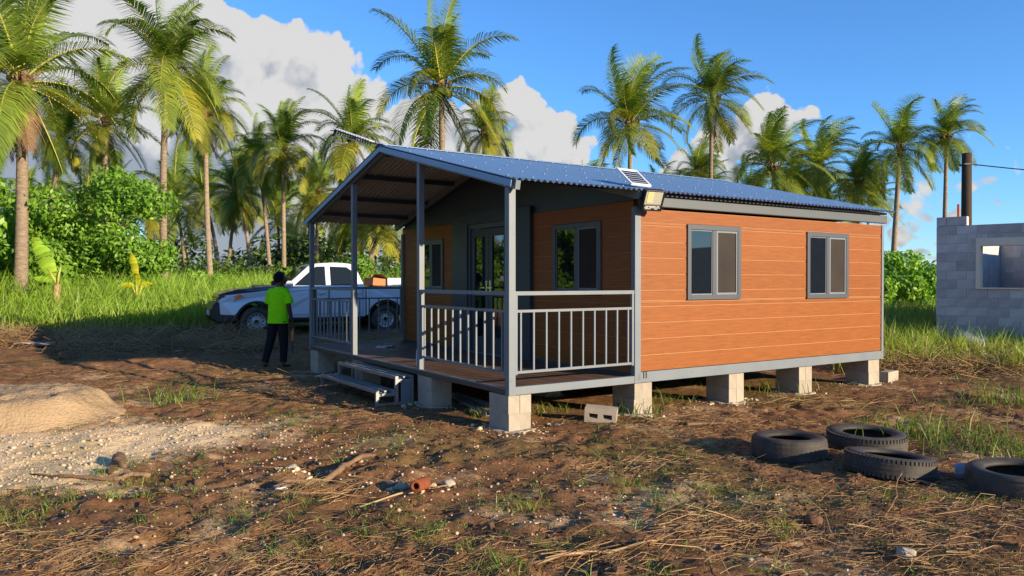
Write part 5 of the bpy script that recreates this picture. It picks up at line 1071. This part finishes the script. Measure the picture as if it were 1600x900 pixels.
def branch(name, pts, rad, mt, label, cat, n=9):
    P = []; 
    for i in range(len(pts)-1):
        for k in range(4): t = k/4; P.append([pts[i][j]*(1-t)+pts[i+1][j]*t for j in range(3)])
    P.append(list(pts[-1])); m = len(P); r_ = random.Random(len(label)); rr_ = [rad[0]+(rad[1]-rad[0])*i/(m-1)*1.0 for i in range(m)]
    Q = [(p[0]+r_.uniform(-.014, .014), p[1]+r_.uniform(-.014, .014), hz(p[0], p[1])+p[2]+rr_[i]*.6) for i, p in enumerate(P)]
    c = Q[0]; o = MB().tube([(q[0]-c[0], q[1]-c[1], q[2]-c[2]) for q in Q], [q*(1+r_.uniform(-.28, .28)) for q in rr_], n).build(name, mt, None, c, smooth=True); return tag(o, label, cat)
branch('log', [(-1.78, 5.72, .0), (-1.55, 5.92, .01), (-1.42, 6.10, .02), (-1.40, 6.25, .04), (-1.30, 6.55, .06), (-1.2, 6.62, .05)], (.036, .014), 'wood', 'broken brown branch lying on the soil left of the rusty pipe', 'branch')
branch('root', [(-3.95, 6.20, .0), (-3.55, 6.05, .012), (-3.2, 6.02, .012), (-2.95, 6.18, .0)], (.008, .026), 'wood', 'curved dead root lying at the foot of the gravel spread', 'root')
branch('palm_stalk', [(-3.45, 6.6, .0), (-3.35, 6.42, .03), (-3.25, 6.3, .0)], (.05, .02), 'wood', 'short split stump piece beside the curved root', 'wood')
branch('stick', [(2.45, 5.0, .0), (2.75, 5.4, .04), (3.02, 5.85, .12)], (.006, .004), 'wood', 'thin bare twig standing up before the front tyre', 'twig', 6)
branch('stick', [(-1.1, 5.35, .01), (-.75, 5.62, .02), (-.5, 5.8, .02)], (.009, .006), 'straw', 'thin dry stalk pointing at the rusty pipe', 'twig', 6)
branch('stick', [(.1, 4.2, .01), (.45, 4.33, .025), (.9, 4.5, .02)], (.013, .008), 'straw', 'pale split stalk lying at the bottom centre of the view', 'twig', 6)
x, y = -.66, 5.72; rp = empty('rusty_pipe', (x, y, hz(x, y)+.045), R(-12), 'short rusty orange pipe end sticking out of the soil', 'pipe')
T = Matrix.Rotation(R(82), 4, 'X'); MB().lathe([(.022, .0), (.046, .0), (.049, .01), (.046, .03), (.044, .22), (.022, .22)], 20, T=T, closed=True).build('pipe_wall', 'rust', rp, smooth=True)
rock('stone', -.50, 5.87, .05, 'pale coral stone right beside the rusty pipe', 'stone'); rock('stone', -.86, 5.78, .05, 'small pale stone left of the rusty pipe', 'stone'); rock('stone', -1.86, 6.4, .045, 'pale stone heap lump behind the broken branch', 'stone')
rock('stone', 2.28, 4.35, .055, 'yellowish stone near the bottom edge right of centre', 'stone'); rock('stone', -4.3, 5.55, .11, 'dark grey rock at the left end of the gravel', 'stone', 'mortar'); rock('husk', -8.6, 14.6, .16, 'pinkish brown coconut husk on the soil at left', 'husk', 'husk')
rock('husk', -2.5, 5.98, .055, 'small brown husk with a dark hole on the soil', 'husk', 'husk'); rock('husk', 5.15, 9.2, .07, 'reddish husk on the soil behind the tyres', 'husk', 'husk'); rock('husk', 2.0, 5.0, .055, 'brown husk half in the litter left of the front tyre', 'husk', 'husk')
x, y = 2.1, 8.2; o = MB().box(-.22, .22, -.05, .05, 0, .022).build('wood_offcut', 'wood', None, (x, y, hz(x, y)+.02), .15); tag(o, 'short pale board lying flat before the orange wall', 'board')
def scrap(name, x, y, w, h, mt, label, cat, rz=0):
    n = 5; V = []; F = []; r_ = random.Random(int(x*100))
    for i in range(n):
        for j in range(n): V.append(((i/(n-1)-.5)*w, (j/(n-1)-.5)*h, .03+r_.uniform(0, .06)*min(1, w*3)))
    for i in range(n-1):
        for j in range(n-1): a_ = i*n+j; F.append((a_, a_+n, a_+n+1, a_+1))
    me = npmesh(name, V, F, mt, smooth=True); o = link(name, me, None, (x, y, hz(x, y)), rz); s_ = o.modifiers.new('thick', 'SOLIDIFY'); s_.thickness = .004; return tag(o, label, cat)
scrap('red_scrap', -9.1, 16.7, .22, .16, 'red', 'crumpled red plastic scrap in the straw by the grass', 'litter', .4); scrap('white_sheet', -10.3, 16.3, .75, .3, 'white', 'bent pale sheet lying among the straw at left', 'sheet', .5)
scrap('white_scrap', -6.9, 15.6, .14, .12, 'paper', 'white scrap on the soil between the grass and the person', 'litter', .9); scrap('white_scrap', -1.72, 5.62, .09, .035, 'paper', 'small white scrap beside the broken branch', 'litter', .3); scrap('white_scrap', -10.6, 13.8, .16, .12, 'paper', 'white scrap near the left edge behind the sand', 'litter', .1)
scrap('grey_scrap', .5, 8.2, .12, .08, 'bare_steel', 'flat grey scrap beside the front corner pier', 'litter', .3); scrap('white_sack_scrap', -3.02, 12.25, .32, .2, 'white', 'crumpled pale bag left of the metal steps', 'bag', .5)
